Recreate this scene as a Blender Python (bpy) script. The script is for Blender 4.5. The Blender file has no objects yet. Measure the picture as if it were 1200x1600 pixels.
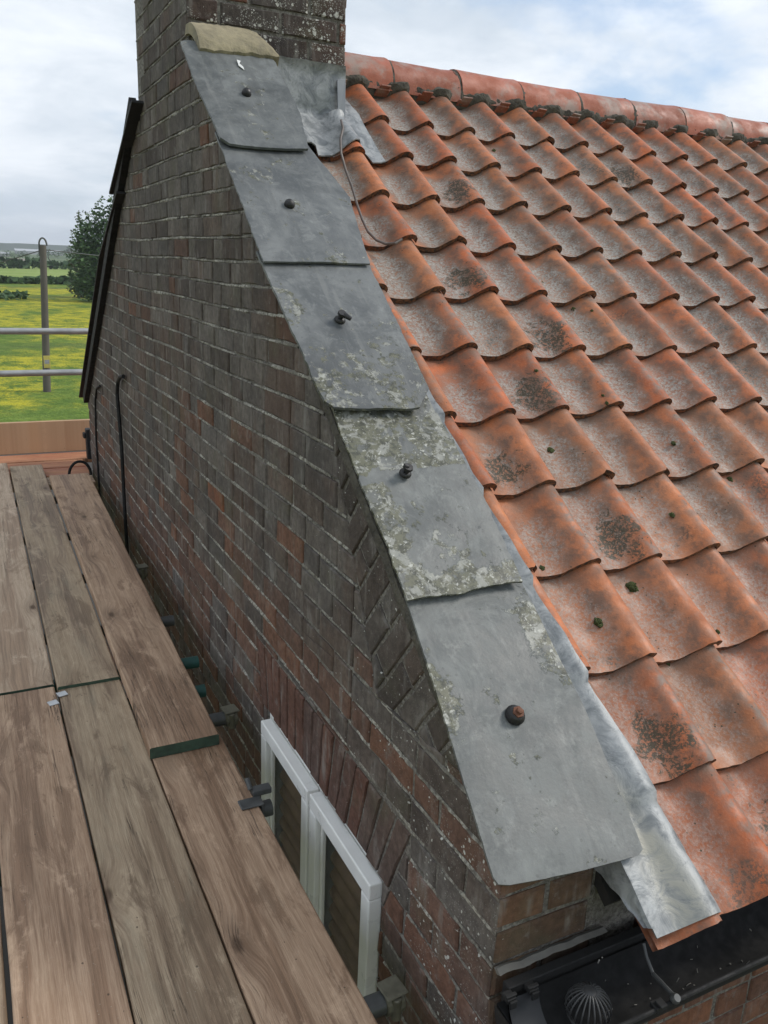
import bpy, math, random
from math import sin, cos, pi, radians, atan, sqrt, exp
from mathutils import Vector, Matrix, noise as mn
random.seed(7)
sc = bpy.context.scene
COL = bpy.data.collections.new('scene'); sc.collection.children.link(COL)
R = random.uniform

# ------------------------------------------------------------------ camera (standing on the scaffold, eye = origin)
F = 1296.47
YAW, PITCH, ROLL = .4734965, .2902360, .0441923
_cy, _sy, _cp, _sp = cos(YAW), sin(YAW), cos(PITCH), sin(PITCH)
FW = Vector((_sy*_cp, _cy*_cp, -_sp)); _r = Vector((_cy, -_sy, 0)); _u = _r.cross(FW)
RT = _r*cos(ROLL)+_u*sin(ROLL); UP = -_r*sin(ROLL)+_u*cos(ROLL)
cd = bpy.data.cameras.new('camera'); cam = bpy.data.objects.new('camera', cd); COL.objects.link(cam)
cd.sensor_fit = 'VERTICAL'; cd.sensor_height = 24; cd.lens = 24*F/1600
cd.clip_start = .05; cd.clip_end = 9000
cam.matrix_world = Matrix(((RT.x, UP.x, -FW.x, 0), (RT.y, UP.y, -FW.y, 0), (RT.z, UP.z, -FW.z, 0), (0, 0, 0, 1)))
sc.camera = cam

def ray(x, y): return RT*((x-600)/F)+UP*((800-y)/F)+FW
def at(x, y, n, c):                       # photo pixel -> point on the plane n.P = c
    d = ray(x, y); return d*(c/d.dot(Vector(n)))

# ------------------------------------------------------------------ light
sc.view_settings.view_transform = 'Standard'; sc.view_settings.look = 'None'
sc.view_settings.exposure = 0.34; sc.view_settings.gamma = 1
SUN_EL, SUN_AZ = radians(43), radians(103)     # azimuth clockwise from +y
sd = bpy.data.lights.new('sun', 'SUN'); sd.energy = 1.9; sd.angle = radians(16); sd.color = (1, .95, .88)
so = bpy.data.objects.new('sun', sd); COL.objects.link(so)
sdir = Vector((sin(SUN_AZ)*cos(SUN_EL), cos(SUN_AZ)*cos(SUN_EL), sin(SUN_EL)))
so.rotation_euler = sdir.to_track_quat('Z', 'Y').to_euler()

# ------------------------------------------------------------------ node helper
class G:
    def __init__(s, tree): s.t = tree; s.n = tree.nodes; s.l = tree.links
    def put(s, sock, v):
        if isinstance(v, bpy.types.NodeSocket): s.l.new(v, sock)
        elif v is not None:
            if sock.type == 'RGBA' and not hasattr(v, '__len__'): v = (v, v, v, 1)
            elif sock.type == 'RGBA' and len(v) == 3: v = (*v, 1)
            sock.default_value = v
    def add(s, kind, out=0, ins=None, **kw):
        n = s.n.new('ShaderNode'+kind)
        for k, v in kw.items(): setattr(n, k, v)
        for k, v in (ins or {}).items(): s.put(n.inputs[k], v)
        return n.outputs[out]
    def m(s, op, a, b=None, c=None, clamp=False):
        n = s.n.new('ShaderNodeMath'); n.operation = op; n.use_clamp = clamp
        for i, v in enumerate((a, b, c)):
            if v is not None: s.put(n.inputs[i], v)
        return n.outputs[0]
    def mul(s, a, b): return s.m('MULTIPLY', a, b)
    def vm(s, op, a, b=None):
        n = s.n.new('ShaderNodeVectorMath'); n.operation = op
        s.put(n.inputs[0], a)
        if b is not None: s.put(n.inputs[1], b)
        return n.outputs[0]
    def mix(s, f, a, b, mode='MIX'):
        n = s.n.new('ShaderNodeMix'); n.data_type = 'RGBA'; n.blend_type = mode
        s.put(n.inputs[0], f); s.put(n.inputs[6], a); s.put(n.inputs[7], b); return n.outputs[2]
    def ramp(s, f, lo, hi, a=0., b=1.):
        n = s.n.new('ShaderNodeMapRange'); n.interpolation_type = 'SMOOTHSTEP'
        s.put(n.inputs[0], f); s.put(n.inputs[1], lo); s.put(n.inputs[2], hi); s.put(n.inputs[3], a); s.put(n.inputs[4], b)
        return n.outputs[0]
    def noise(s, vec, scale, detail=4, rough=.55, dist=0.):
        return s.add('TexNoise', 0, {'Vector': vec, 'Scale': scale, 'Detail': detail, 'Roughness': rough, 'Distortion': dist})
    def voro(s, vec, scale, out=0, **kw): return s.add('TexVoronoi', out, {'Vector': vec, 'Scale': scale}, **kw)
    def scale(s, vec, v): return s.vm('MULTIPLY', vec, v)
    def attr(s, name, out=2): return s.add('Attribute', out, attribute_name=name)
    def sep(s, v):
        n = s.n.new('ShaderNodeSeparateXYZ'); s.put(n.inputs[0], v); return n.outputs
    def bump(s, h, strength=.5, dist=.01, normal=None):
        n = s.n.new('ShaderNodeBump'); s.put(n.inputs['Strength'], strength); s.put(n.inputs['Distance'], dist); s.put(n.inputs['Height'], h)
        if normal is not None: s.put(n.inputs['Normal'], normal)
        return n.outputs[0]

def material(name):
    m = bpy.data.materials.new(name); m.use_nodes = True
    g = G(m.node_tree); b = m.node_tree.nodes['Principled BSDF']
    g.b = b
    def setb(**kw):
        for k, v in kw.items(): g.put(b.inputs[k.replace('_', ' ')], v)
    g.set = setb
    g.obj = g.add('TexCoord', 3)
    g.pos = g.add('NewGeometry', 0)
    return m, g

def simple(name, col, rough=.6, metal=0., var=.35, scale=30, bump=.2, bd=.003):
    m, g = material(name)
    n = g.noise(g.obj, scale); n2 = g.noise(g.obj, scale*.2, 3)
    f = g.ramp(g.m('ADD', g.mul(n, .5), g.mul(n2, .5)), .3, .7)
    c2 = tuple(c*(1-var) for c in col)
    g.set(Base_Color=g.mix(f, c2, col), Roughness=g.ramp(n, .3, .7, rough-.1, min(rough+.12, 1)), Metallic=metal,
          Normal=g.bump(n, bump, bd))
    return m

# ------------------------------------------------------------------ world: nishita sky with a broken cloud layer
w = bpy.data.worlds.new('World'); sc.world = w; w.use_nodes = True
g = G(w.node_tree); bg = w.node_tree.nodes['Background']
sky = g.add('TexSky', 0, sky_type='NISHITA', sun_disc=False, sun_elevation=SUN_EL, sun_rotation=SUN_AZ, air_density=1.0, dust_density=1.5)
vec = g.add('TexCoord', 0); x_, y_, z_ = g.sep(vec)
inv = g.m('DIVIDE', 1., g.m('ADD', g.m('MAXIMUM', z_, 0.), .22))
cmb = g.add('CombineXYZ', 0, {0: g.mul(x_, inv), 1: g.mul(y_, inv), 2: 0.})
n1 = g.noise(cmb, 1.15, 8, .55, .35); n2 = g.noise(g.vm('ADD', cmb, (5.2, 1.3, 0)), .9, 6, .5, .2)
bias = g.mul(g.ramp(x_, .15, .75), .14)
mask = g.ramp(g.m('ADD', n1, g.m('SUBTRACT', .1, bias)), .40, .56)
n3 = g.noise(g.vm('ADD', cmb, (1.2, 7.3, 2)), 2.4, 7, .6, .3)
shade = g.ramp(g.m('ADD', g.mul(n2, .6), g.mul(n3, .4)), .36, .62)
cloud = g.mix(shade, (5.3, 6.0, 6.8), (8.2, 8.6, 9.1))
col = g.mix(mask, g.mix(.35, sky, (5.6, 7.4, 10.0)), cloud)
g.put(bg.inputs[0], col); bg.inputs[1].default_value = .1

# ------------------------------------------------------------------ object helpers
class MB:
    """collects vertices and faces; build() links them as one mesh object"""
    def __init__(s): s.v = []; s.f = []; s.uv = []; s.mi = []; s.c = []
    def add(s, vs, fs, col=None, uvs=None, mi=0):
        o = len(s.v); s.v += [tuple(v) for v in vs]
        for k, f in enumerate(fs):
            s.f.append([o+i for i in f]); s.mi.append(mi)
            s.uv.append([(uvs[i] if uvs else (0, 0)) for i in f])
        s.c += [col or (1, 1, 1, 0)]*len(vs)
    def box(s, lo, hi, M=None, **k):
        (a, b, c), (d, e, f) = lo, hi
        vs = [(a, b, c), (d, b, c), (d, e, c), (a, e, c), (a, b, f), (d, b, f), (d, e, f), (a, e, f)]
        if M is not None: vs = [M @ Vector(v) for v in vs]
        s.add(vs, [(0, 3, 2, 1), (4, 5, 6, 7), (0, 1, 5, 4), (1, 2, 6, 5), (2, 3, 7, 6), (3, 0, 4, 7)], **k)
    def tube(s, pts, r, seg=12, caps=True, **k):
        pts = [Vector(p) for p in pts]; n = len(pts)
        rs = r if hasattr(r, '__len__') else [r]*n
        vs = []; prev = None
        for i, p in enumerate(pts):
            t = (pts[min(i+1, n-1)]-pts[max(i-1, 0)]).normalized()
            if prev is None:
                a = Vector((0, 0, 1)) if abs(t.z) < .9 else Vector((1, 0, 0)); e = t.cross(a).normalized()
            else: e = (prev-t*prev.dot(t)).normalized()
            prev = e; q = t.cross(e)
            for j in range(seg): vs.append(p+(e*cos(2*pi*j/seg)+q*sin(2*pi*j/seg))*rs[i])
        fs = [(i*seg+j, i*seg+(j+1) % seg, (i+1)*seg+(j+1) % seg, (i+1)*seg+j) for i in range(n-1) for j in range(seg)]
        if caps: fs += [tuple(range(seg-1, -1, -1)), tuple((n-1)*seg+j for j in range(seg))]
        s.add(vs, fs, **k)
    def lathe(s, prof, c, axis=(0, 0, 1), seg=20, **k):
        ax = Vector(axis).normalized(); a = Vector((0, 1, 0)) if abs(ax.y) < .9 else Vector((1, 0, 0))
        e = ax.cross(a).normalized(); q = ax.cross(e); c = Vector(c); vs = []
        for (r_, h) in prof:
            for j in range(seg): vs.append(c+ax*h+(e*cos(2*pi*j/seg)+q*sin(2*pi*j/seg))*r_)
        n = len(prof)
        fs = [(i*seg+j, i*seg+(j+1) % seg, (i+1)*seg+(j+1) % seg, (i+1)*seg+j) for i in range(n-1) for j in range(seg)]
        fs += [tuple(range(seg-1, -1, -1)), tuple((n-1)*seg+j for j in range(seg))]
        s.add(vs, fs, **k)
    def grid(s, P, nu, nv, thick=None, **k):
        """P[i][j] points; optional thickness vector gives a closed sheet"""
        vs = [P[i][j] for i in range(nu) for j in range(nv)]
        uvs = [(i/(nu-1), j/(nv-1)) for i in range(nu) for j in range(nv)]
        fs = [(i*nv+j, (i+1)*nv+j, (i+1)*nv+j+1, i*nv+j+1) for i in range(nu-1) for j in range(nv-1)]
        if thick is not None:
            o = nu*nv; T = Vector(thick)
            vs = vs+[Vector(v)+T for v in vs]; uvs = uvs*2
            fs2 = [tuple(o+a for a in f[::-1]) for f in fs]
            rim = []
            for i in range(nu-1): rim += [(i*nv, o+i*nv, o+(i+1)*nv, (i+1)*nv)[::-1], (i*nv+nv-1, o+i*nv+nv-1, o+(i+1)*nv+nv-1, (i+1)*nv+nv-1)]
            for j in range(nv-1): rim += [(j, o+j, o+j+1, j+1), ((nu-1)*nv+j, o+(nu-1)*nv+j, o+(nu-1)*nv+j+1, (nu-1)*nv+j+1)[::-1]]
            fs = fs+fs2+rim
        s.add(vs, fs, uvs=uvs, **k)
    def build(s, name, mats, parent=None, smooth=False, bevel=0, loc=None, angle=40, seg=1):
        me = bpy.data.meshes.new(name)
        vv = s.v if loc is None else [tuple(Vector(v)-Vector(loc)) for v in s.v]
        me.from_pydata(vv, [], s.f); me.update()
        uvl = me.uv_layers.new(name='UVMap'); flat = [c for f in s.uv for q in f for c in q]
        uvl.data.foreach_set('uv', flat)
        ca = me.color_attributes.new('Col', 'FLOAT_COLOR', 'POINT'); ca.data.foreach_set('color', [c for q in s.c for c in q])
        if not isinstance(mats, (list, tuple)): mats = [mats]
        for m in mats: me.materials.append(m)
        me.polygons.foreach_set('material_index', s.mi)
        if smooth: me.polygons.foreach_set('use_smooth', [True]*len(me.polygons))
        me.validate()
        o = bpy.data.objects.new(name, me); COL.objects.link(o)
        if loc is not None: o.location = loc
        if parent is not None:
            o.parent = parent; o.matrix_parent_inverse = Matrix.Translation(parent.location).inverted() if parent.type == 'EMPTY' or loc is None else Matrix()
            if parent.type != 'EMPTY': o.matrix_parent_inverse = Matrix.Translation(world_loc(parent)).inverted()
        if bevel:
            b = o.modifiers.new('bevel', 'BEVEL'); b.width = bevel; b.segments = seg; b.limit_method = 'ANGLE'; b.angle_limit = radians(30)
        if smooth and angle:
            try: me.set_sharp_from_angle(angle=radians(angle))
            except Exception: pass
        return o
def world_loc(o):
    l = Vector(o.location)
    return l
def tag(o, label=None, cat=None, group=None, kind=None):
    for k, v in (('label', label), ('category', cat), ('group', group), ('kind', kind)):
        if v: o[k] = v
    return o
def empty(name, loc, *a, **k):
    o = bpy.data.objects.new(name, None); COL.objects.link(o); o.location = loc; o.empty_display_size = .2
    return tag(o, *a, **k)

# ------------------------------------------------------------------ materials
def brick_material():
    m, g = material('weathered_brick')
    col = g.attr('Col', 0); lich = g.attr('Col', 3); p = g.pos
    n1 = g.noise(p, 55, 5, .6); n2 = g.noise(p, 9, 5, .6); n3 = g.noise(g.scale(p, (30, 30, 5)), 1.2, 4)
    c = g.mix(1., col, g.mix(g.ramp(n1, .25, .75), (.72, .70, .69), (1.22, 1.2, 1.18)), 'MULTIPLY')
    c = g.mix(1., c, g.mix(g.ramp(n2, .3, .7), (.8, .79, .78), (1.15, 1.13, 1.11)), 'MULTIPLY')
    # grey-white bloom streaks
    st = g.ramp(g.noise(g.scale(p, (1, 2.2, .9)), 1.1, 5, .65), .50, .62); c = g.mix(g.mul(st, .30), c, (.135, .074, .048))
    c = g.mix(g.mul(g.ramp(g.noise(g.vm('ADD', p, (3, 3, 3)), 2.6, 5, .65), .54, .66), .4), c, (.062, .056, .053))
    c = g.mix(g.mul(g.ramp(n3, .50, .74), g.ramp(n2, .42, .62, 0.04, .65)), c, (.25, .24, .22))
    # green algae
    c = g.mix(g.mul(g.ramp(g.noise(p, 5.5, 4), .54, .7), .35), c, (.10, .095, .06))
    # pale lichen discs
    v = g.voro(g.vm('ADD', p, g.scale(g.add('TexNoise', 1, {'Vector': p, 'Scale': 60.}), (.012, .012, .012))), 52)
    vc = g.voro(p, 52, 1); cs = g.sep(vc)
    patch = g.ramp(g.noise(p, 11, 3), .36, .54)
    thr = g.mul(g.mul(lich, patch), g.m('ADD', .1, g.mul(cs[0], .34)))
    spot = g.mul(g.m('LESS_THAN', v, thr), g.ramp(n1, .3, .5, .35, .95))
    c = g.mix(spot, c, (.50, .50, .46))
    v2 = g.voro(p, 150); thr2 = g.mul(g.m('ADD', .1, g.mul(lich, .25)), patch)
    c = g.mix(g.mul(g.m('LESS_THAN', v2, thr2), g.mul(lich, .6)), c, (.36, .36, .33))
    c = g.mix(g.mul(g.ramp(g.noise(p, 26, 6, .7), .58, .70), .45), c, (.20, .19, .175))
    h = g.m('ADD', g.mul(n1, .6), g.mul(g.noise(p, 220, 3), .3)); h = g.m('ADD', h, g.mul(spot, .25))
    g.set(Base_Color=c, Roughness=.92, Normal=g.bump(h, .75, .006), Specular_IOR_Level=.25)
    return m
def mortar_material():
    m, g = material('lime_mortar'); p = g.pos
    n1 = g.noise(p, 90, 5, .65); n2 = g.noise(p, 7, 4)
    c = g.mix(g.ramp(n1, .3, .7), (.10, .092, .08), (.34, .32, .285))
    c = g.mix(g.ramp(n2, .42, .66, .0, .55), c, g.mix(n1, (.07, .062, .05), (.19, .175, .15)))
    g.set(Base_Color=c, Roughness=.95, Normal=g.bump(g.m('ADD', n1, g.noise(p, 300, 2)), .9, .008), Specular_IOR_Level=.2)
    return m
M_BRICK = brick_material(); M_MORTAR = mortar_material()

def tile_material(name, ridge=False):
    m, g = material(name); p = g.pos
    col = g.attr('Col', 0); rnd = g.attr('Col', 3); uv = g.add('UVMap', 0); u, v, _ = g.sep(uv)
    n1 = g.noise(p, 160, 4, .6); n2 = g.noise(p, 14, 5, .6); n3 = g.noise(p, 30, 6, .65)
    c = g.mix(g.ramp(n2, .3, .7), col, g.mix(1., col, (.72, .66, .62), 'MULTIPLY'))
    c = g.mix(g.mul(g.ramp(n1, .52, .75), .35), c, (.56, .22, .10))
    if not ridge:
        # lichen bloom lies in the trough, its centre wanders tile to tile
        cu = g.m('ADD', .30, g.mul(rnd, .12)); cv = g.m('ADD', .50, g.mul(rnd, .22))
        du = g.m('DIVIDE', g.m('SUBTRACT', u, cu), .30); dv = g.m('DIVIDE', g.m('SUBTRACT', v, cv), .48)
        d = g.m('ADD', g.mul(du, du), g.mul(dv, dv))
        wide = g.noise(p, 2.2, 4, .6)
        d = g.m('ADD', d, g.mul(g.m('SUBTRACT', g.noise(p, 16, 7, .72), .5), 2.4)); d = g.m('ADD', d, g.mul(g.m('SUBTRACT', rnd, .5), .9)); d = g.m('SUBTRACT', d, g.mul(g.m('SUBTRACT', wide, .5), 2.2))
        up = g.ramp(g.sep(p)[2], -1.15, .1, .42, 1.1)
        f = g.mul(g.ramp(d, .45, 1.25, 1., 0.), up)
        grit = g.noise(p, 110, 6, .72)
        wash = g.mul(g.ramp(d, .9, 2.0, 1., 0.), g.mul(up, g.ramp(n3, .30, .62, .6, .95)))
        c = g.mix(g.mul(wash, .80), c, g.mix(n2, (.125, .088, .060), (.200, .168, .132)))
        f = g.m('MINIMUM', g.mul(f, g.ramp(grit, .40, .56)), 1.)
        c = g.mix(g.mul(f, .85), c, g.mix(g.ramp(g.m('ADD', g.mul(n1, .5), g.mul(n3, .5)), .35, .65), (.185, .18, .16), (.36, .355, .33)))
        # noisy darker brown on the flank that climbs to the roll
        fl = g.mul(g.ramp(u, .46, .62), g.ramp(u, .90, .70)); c = g.mix(g.mul(fl, g.ramp(g.noise(p, 18, 6, .7), .42, .64, .05, .75)), c, (.10, .066, .048))
        # soot that ignores the joints
        soot = g.mul(g.ramp(g.noise(p, 3.4, 5, .65, .5), .56, .66), g.ramp(grit, .47, .55)); c = g.mix(g.mul(g.mul(soot, g.ramp(u, .92, .7, .2, 1.)), .8), c, (.06, .05, .036))
        # dark sooty weathering on some tiles
        r2 = g.m('FRACT', g.mul(rnd, 7.31)); r3 = g.m('FRACT', g.mul(rnd, 13.7))
        du = g.m('DIVIDE', g.m('SUBTRACT', u, g.m('ADD', .35, g.mul(r3, .3))), .34); dv = g.m('DIVIDE', g.m('SUBTRACT', v, .72), .3)
        dd = g.m('ADD', g.m('ADD', g.mul(du, du), g.mul(dv, dv)), g.mul(g.m('SUBTRACT', g.noise(p, 22, 7, .75, .6), .5), 6.5))
        k = g.mul(g.ramp(dd, .2, .8, 1., 0.), g.m('GREATER_THAN', r2, .8))
        k = g.mul(k, g.ramp(grit, .42, .50)); c = g.mix(g.mul(k, .95), c, g.mix(n1, (.018, .016, .010), (.07, .055, .03)))
        # thin grey-brown grime along crests; darker brown just below the lap
        c = g.mix(g.mul(g.ramp(u, .70, .86), g.mul(g.ramp(n3, .40, .62), g.ramp(r3, .2, .8, .35, .9))), c, (.17, .135, .11))
        c = g.mix(g.mul(g.ramp(v, .34, .12), g.ramp(n2, .35, .65, .1, .6)), c, (.14, .10, .075))
        sp = g.voro(p, 60); c = g.mix(g.mul(g.m('LESS_THAN', sp, .13), g.ramp(n2, .5, .62)), c, (.04, .035, .02))
        sp = g.voro(g.vm('ADD', p, (3, 1, 2)), 210); c = g.mix(g.mul(g.m('LESS_THAN', sp, .20), g.mul(f, .6)), c, (.47, .46, .42))
    else:
        c = g.mix(g.mul(g.ramp(g.noise(p, 8, 5, .65), .45, .68), .7), c, (.30, .28, .25))
    g.set(Base_Color=c, Roughness=g.ramp(n2, .3, .7, .46, .78), Normal=g.bump(g.m('ADD', g.mul(n1, .5), g.mul(n3, .5)), .38, .005), Specular_IOR_Level=.38)
    return m
M_TILE = tile_material('clay_pantile'); M_RIDGE = tile_material('clay_ridge', True)

def slate_material():
    m, g = material('lichened_slate'); p = g.pos
    lich = g.attr('Col', 3); tint = g.attr('Col', 0)
    n1 = g.noise(p, 120, 5, .6); n2 = g.noise(p, 11, 5, .6, .4); n3 = g.noise(p, 34, 6, .7)
    c = g.mix(g.ramp(n2, .3, .7), (.086, .090, .089), (.152, .158, .155))
    c = g.mix(g.ramp(g.noise(p, 5.2, 7, .75, .7), .44, .60, 0., .7), c, (.062, .068, .070)); c = g.mix(g.mul(g.ramp(g.noise(g.vm('ADD', p, (9, 2, 1)), 15, 7, .75, .5), .55, .68), .5), c, (.21, .215, .205))
    c = g.mix(g.mul(g.ramp(n3, .54, .70), .35), c, (.20, .205, .195))
    c = g.mix(g.mul(g.m('LESS_THAN', g.voro(p, 40), .12), .4), c, (.06, .062, .06))
    c = g.mix(1., c, tint, 'MULTIPLY')
    c = g.mix(g.mul(g.ramp(g.noise(g.scale(p, (1, .5, .5)), 26, 5, .7), .56, .78), .4), c, (.27, .28, .27))
    # run-off streaks down the slope and pale scuffs
    st = g.noise(g.scale(p, (34, 4, 4)), 1., 5, .6); c = g.mix(g.mul(g.ramp(st, .56, .72), .35), c, (.21, .215, .205)); c = g.mix(g.mul(g.ramp(st, .44, .30), .4), c, (.07, .074, .075))
    wn = g.add('TexNoise', 1, {'Vector': p, 'Scale': 40., 'Detail': 3.}); q = g.vm('ADD', p, g.scale(wn, (.035, .035, .035)))
    big = g.noise(p, 8, 4, .6, .6); fine = g.noise(p, 42, 8, .72)
    f = g.ramp(g.m('ADD', g.m('ADD', g.mul(g.m('SUBTRACT', fine, .5), 2.4), g.mul(g.m('SUBTRACT', big, .5), 2.2)), g.m('SUBTRACT', lich, .42)), -.02, .16)
    crust = g.mix(g.ramp(g.noise(p, 46, 8, .78), .43, .55), (.026, .029, .014), (.105, .105, .062))
    crust = g.mix(g.ramp(g.noise(g.vm('ADD', p, (5, 5, 5)), 24, 8, .75, .4), .50, .57, 0., .85), crust, g.mix(fine, (.16, .165, .145), (.40, .40, .36)))
    crust = g.mix(g.ramp(g.noise(g.vm('ADD', p, (2, 8, 5)), 13, 5, .7, .4), .54, .60, 0., .75), crust, (.10, .108, .108))
    c = g.mix(g.mul(f, .85), c, crust)
    # lichen rosettes of three sizes, soft edged
    for sc_, th_, am in ((26., .30, .75), (60., .34, .8), (140., .36, .7)):
        v = g.voro(q, sc_); hh = g.sep(g.voro(q, sc_, 1))[0]
        r_ = g.mul(g.ramp(v, th_, th_*.55), g.m('GREATER_THAN', hh, .62))
        r_ = g.mul(g.mul(r_, g.ramp(fine, .40, .56)), g.ramp(g.m('ADD', lich, g.mul(g.m('SUBTRACT', big, .5), 1.6)), .30, .75, .0, am))
        c = g.mix(r_, c, (.46, .465, .42))
    g.set(Base_Color=c, Roughness=g.ramp(n2, .3, .7, .42, .62), Specular_IOR_Level=.45,
          Normal=g.bump(g.m('ADD', g.mul(n2, .5), g.m('ADD', g.mul(n1, .2), g.mul(g.mul(f, fine), .5))), .45, .004))
    return m
M_SLATE = slate_material()
M_DARKSLATE = simple('dark_slate_edge', (.016, .016, .017), .7, var=.4)

def wood_material(name, a, b, wet, green=.25):
    m, g = material(name); rnd = g.add('ObjectInfo', 5); p0 = g.obj
    off = g.add('CombineXYZ', 0, {0: g.mul(rnd, 7.), 1: g.mul(rnd, 31.), 2: 0.})
    p = g.vm('ADD', p0, off)
    x, y, z = g.sep(p)
    warp = g.m('SUBTRACT', g.noise(g.scale(p, (4, 1.1, 0)), 1., 3), .5)
    kv = g.voro(g.scale(p, (6, 2.6, 0)), 1., 0, feature='F1'); kid = g.sep(g.voro(g.scale(p, (6, 2.6, 0)), 1., 1))[0]
    on = g.m('GREATER_THAN', kid, .25); kn = g.mul(g.ramp(kv, .0, .42, 1., 0.), on)
    gx = g.m('ADD', g.m('ADD', x, g.mul(warp, .045)), g.mul(kn, .030))
    gv = lambda k, zz=0.: g.add('CombineXYZ', 0, {0: gx, 1: g.mul(y, k), 2: zz})
    g1 = g.noise(gv(.018), 95, 7, .70); g2 = g.noise(gv(.04, 3.), 380, 4, .65); g3 = g.noise(gv(.012, 6.), 120, 3, .5)
    mott = g.noise(g.scale(p, (11, 4.5, 0)), 1., 8, .72, .5); wide = g.noise(g.add('CombineXYZ', 0, {0: g.mul(gx, 11.), 1: g.mul(y, .7), 2: 0.}), 1., 6, .65, .2); dab = g.noise(p, 42, 6, .7)
    t_ = g.m('ADD', g.m('ADD', g.mul(g1, .52), g.mul(g2, .33)), g.mul(mott, .15))
    c = g.mix(g.ramp(t_, .38, .62), a, b)
    c = g.mix(g.ramp(wide, .47, .59, 0., .85), c, g.mix(g.ramp(g1, .4, .6), wet, tuple(q*1.5 for q in wet)))
    c = g.mix(g.mul(g.ramp(mott, .54, .66), g.ramp(dab, .36, .56, .1, .55)), c, tuple(min(1, q*1.22) for q in b))
    c = g.mix(g.mul(g.ramp(g.noise(g.vm('ADD', g.scale(p, (9, 3, 0)), (4, 4, 0)), 1., 7, .72, .8), .53, .64), .65), c, wet)
    c = g.mix(g.ramp(g.noise(g.scale(p, (6, 1.2, 0)), 2.2, 6, .7), .5, .72, 0., green), c, (.19, .175, .125))
    crk = g.m('ABSOLUTE', g.m('SUBTRACT', g3, .5)); crm = g.ramp(g.noise(g.scale(p, (8, .9, 0)), 1., 3), .50, .60)
    ck = g.mul(g.ramp(crk, .012, .003), crm); c = g.mix(g.mul(ck, .8), c, (.05, .036, .026))
    late = g.ramp(g2, .60, .72, 0., .35); c = g.mix(late, c, (.10, .068, .045))
    kk = g.mul(g.ramp(kv, .10, .035), on); c = g.mix(g.mul(kk, .85), c, (.06, .034, .02))
    halo = g.mul(g.mul(g.ramp(kv, .34, .08), on), g.ramp(g1, .42, .58, .1, .6)); c = g.mix(halo, c, (.13, .08, .05))
    sp = g.voro(g.scale(p, (1, .8, 1)), 30); c = g.mix(g.mul(g.m('LESS_THAN', sp, .075), g.ramp(dab, .50, .56, 0., .7)), c, (.05, .035, .025))
    sp = g.voro(g.vm('ADD', p, (2, 2, 2)), 120); c = g.mix(g.mul(g.m('LESS_THAN', sp, .16), g.ramp(dab, .5, .6, 0., .5)), c, (.40, .35, .28))
    h = g.m('ADD', g.m('ADD', g.mul(g1, .5), g.mul(g2, .5)), g.m('ADD', g.mul(ck, -.8), g.mul(dab, .25)))
    g.set(Base_Color=c, Roughness=g.ramp(wide, .4, .6, .8, .6), Normal=g.bump(h, .6, .004), Specular_IOR_Level=.3)
    return m
M_WOOD_A = wood_material('weathered_board_brown', (.32, .205, .13), (.50, .35, .24), (.18, .108, .066), .1)
M_WOOD_B = wood_material('weathered_board_grey', (.29, .21, .137), (.44, .34, .235), (.155, .104, .066), .35)
M_WOOD_C = wood_material('weathered_board_far_lit', (.40, .29, .20), (.58, .45, .33), (.25, .165, .105), .2)  # brighter light at the far end is put into this paler tone
M_WOOD_RED = wood_material('new_board_red', (.36, .16, .09), (.50, .26, .15), (.28, .11, .065), .05)
M_WOOD_TAN = wood_material('toe_board_tan', (.36, .22, .13), (.44, .29, .18), (.30, .18, .10), .05)
M_GREENEND = simple('green_painted_end', (.045, .085, .055), .7, var=.6, scale=60)
M_GALV = simple('galvanised_tube', (.42, .43, .43), .42, .55, var=.3, scale=14, bump=.08)
M_OLDTUBE = simple('dull_tube', (.12, .125, .125), .5, .4, var=.45, scale=20)
M_GREENTUBE = simple('green_tube', (.035, .13, .115), .5, .1, var=.5, scale=20)
M_COUPLER = simple('coupler_steel', (.20, .19, .14), .6, .4, var=.5, scale=50)
M_BLACK = simple('black_plastic', (.007, .007, .007), .8, var=.3, scale=40, bump=.1)
M_RUBBER = simple('black_rubber', (.015, .014, .014), .5, var=.4, scale=60)
M_RUST = simple('rusty_bolt', (.17, .075, .045), .8, .2, var=.5, scale=90)
M_UPVC = simple('white_upvc', (.80, .80, .77), .35, var=.10, scale=12, bump=.03)
M_CLIP = simple('plated_clip', (.5, .51, .52), .4, .7, var=.15, scale=40)
M_CABLE = simple('brown_cable', (.15, .125, .11), .55, var=.3)
M_STRAP = simple('grey_strap', (.26, .275, .29), .5, .4, var=.2, scale=30)
M_FLAUNCH = simple('buff_mortar', (.31, .27, .175), .9, var=.5, scale=36, bump=.9, bd=.008)
M_DARKMORT = simple('mossy_mortar', (.105, .095, .075), .95, var=.65, scale=70, bump=.8, bd=.01)
M_INT = simple('dark_interior', (.02, .018, .016), .9)
M_REFLBAND = simple('brown_reflection_band', (.42, .30, .20), .6, var=.4, scale=20)

def lead_material():
    m, g = material('sheet_lead'); p = g.pos
    n1 = g.noise(p, 18, 6, .65, .8); n2 = g.noise(p, 6, 4); n3 = g.noise(p, 70, 4)
    c = g.mix(g.ramp(n1, .32, .66), (.13, .143, .15), (.32, .333, .337))
    c = g.mix(g.mul(g.ramp(g.attr('Col', 3), .1, .9), g.ramp(n1, .35, .6, .1, .6)), c, (.29, .27, .20))
    c = g.mix(g.mul(g.ramp(n3, .6, .72), .6), c, (.12, .13, .14))
    g.set(Base_Color=c, Metallic=.25, Roughness=g.ramp(n1, .3, .7, .42, .6), Normal=g.bump(g.m('ADD', g.mul(n2, .8), g.mul(n1, .25)), .5, .02))
    return m
M_LEAD = lead_material()

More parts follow.
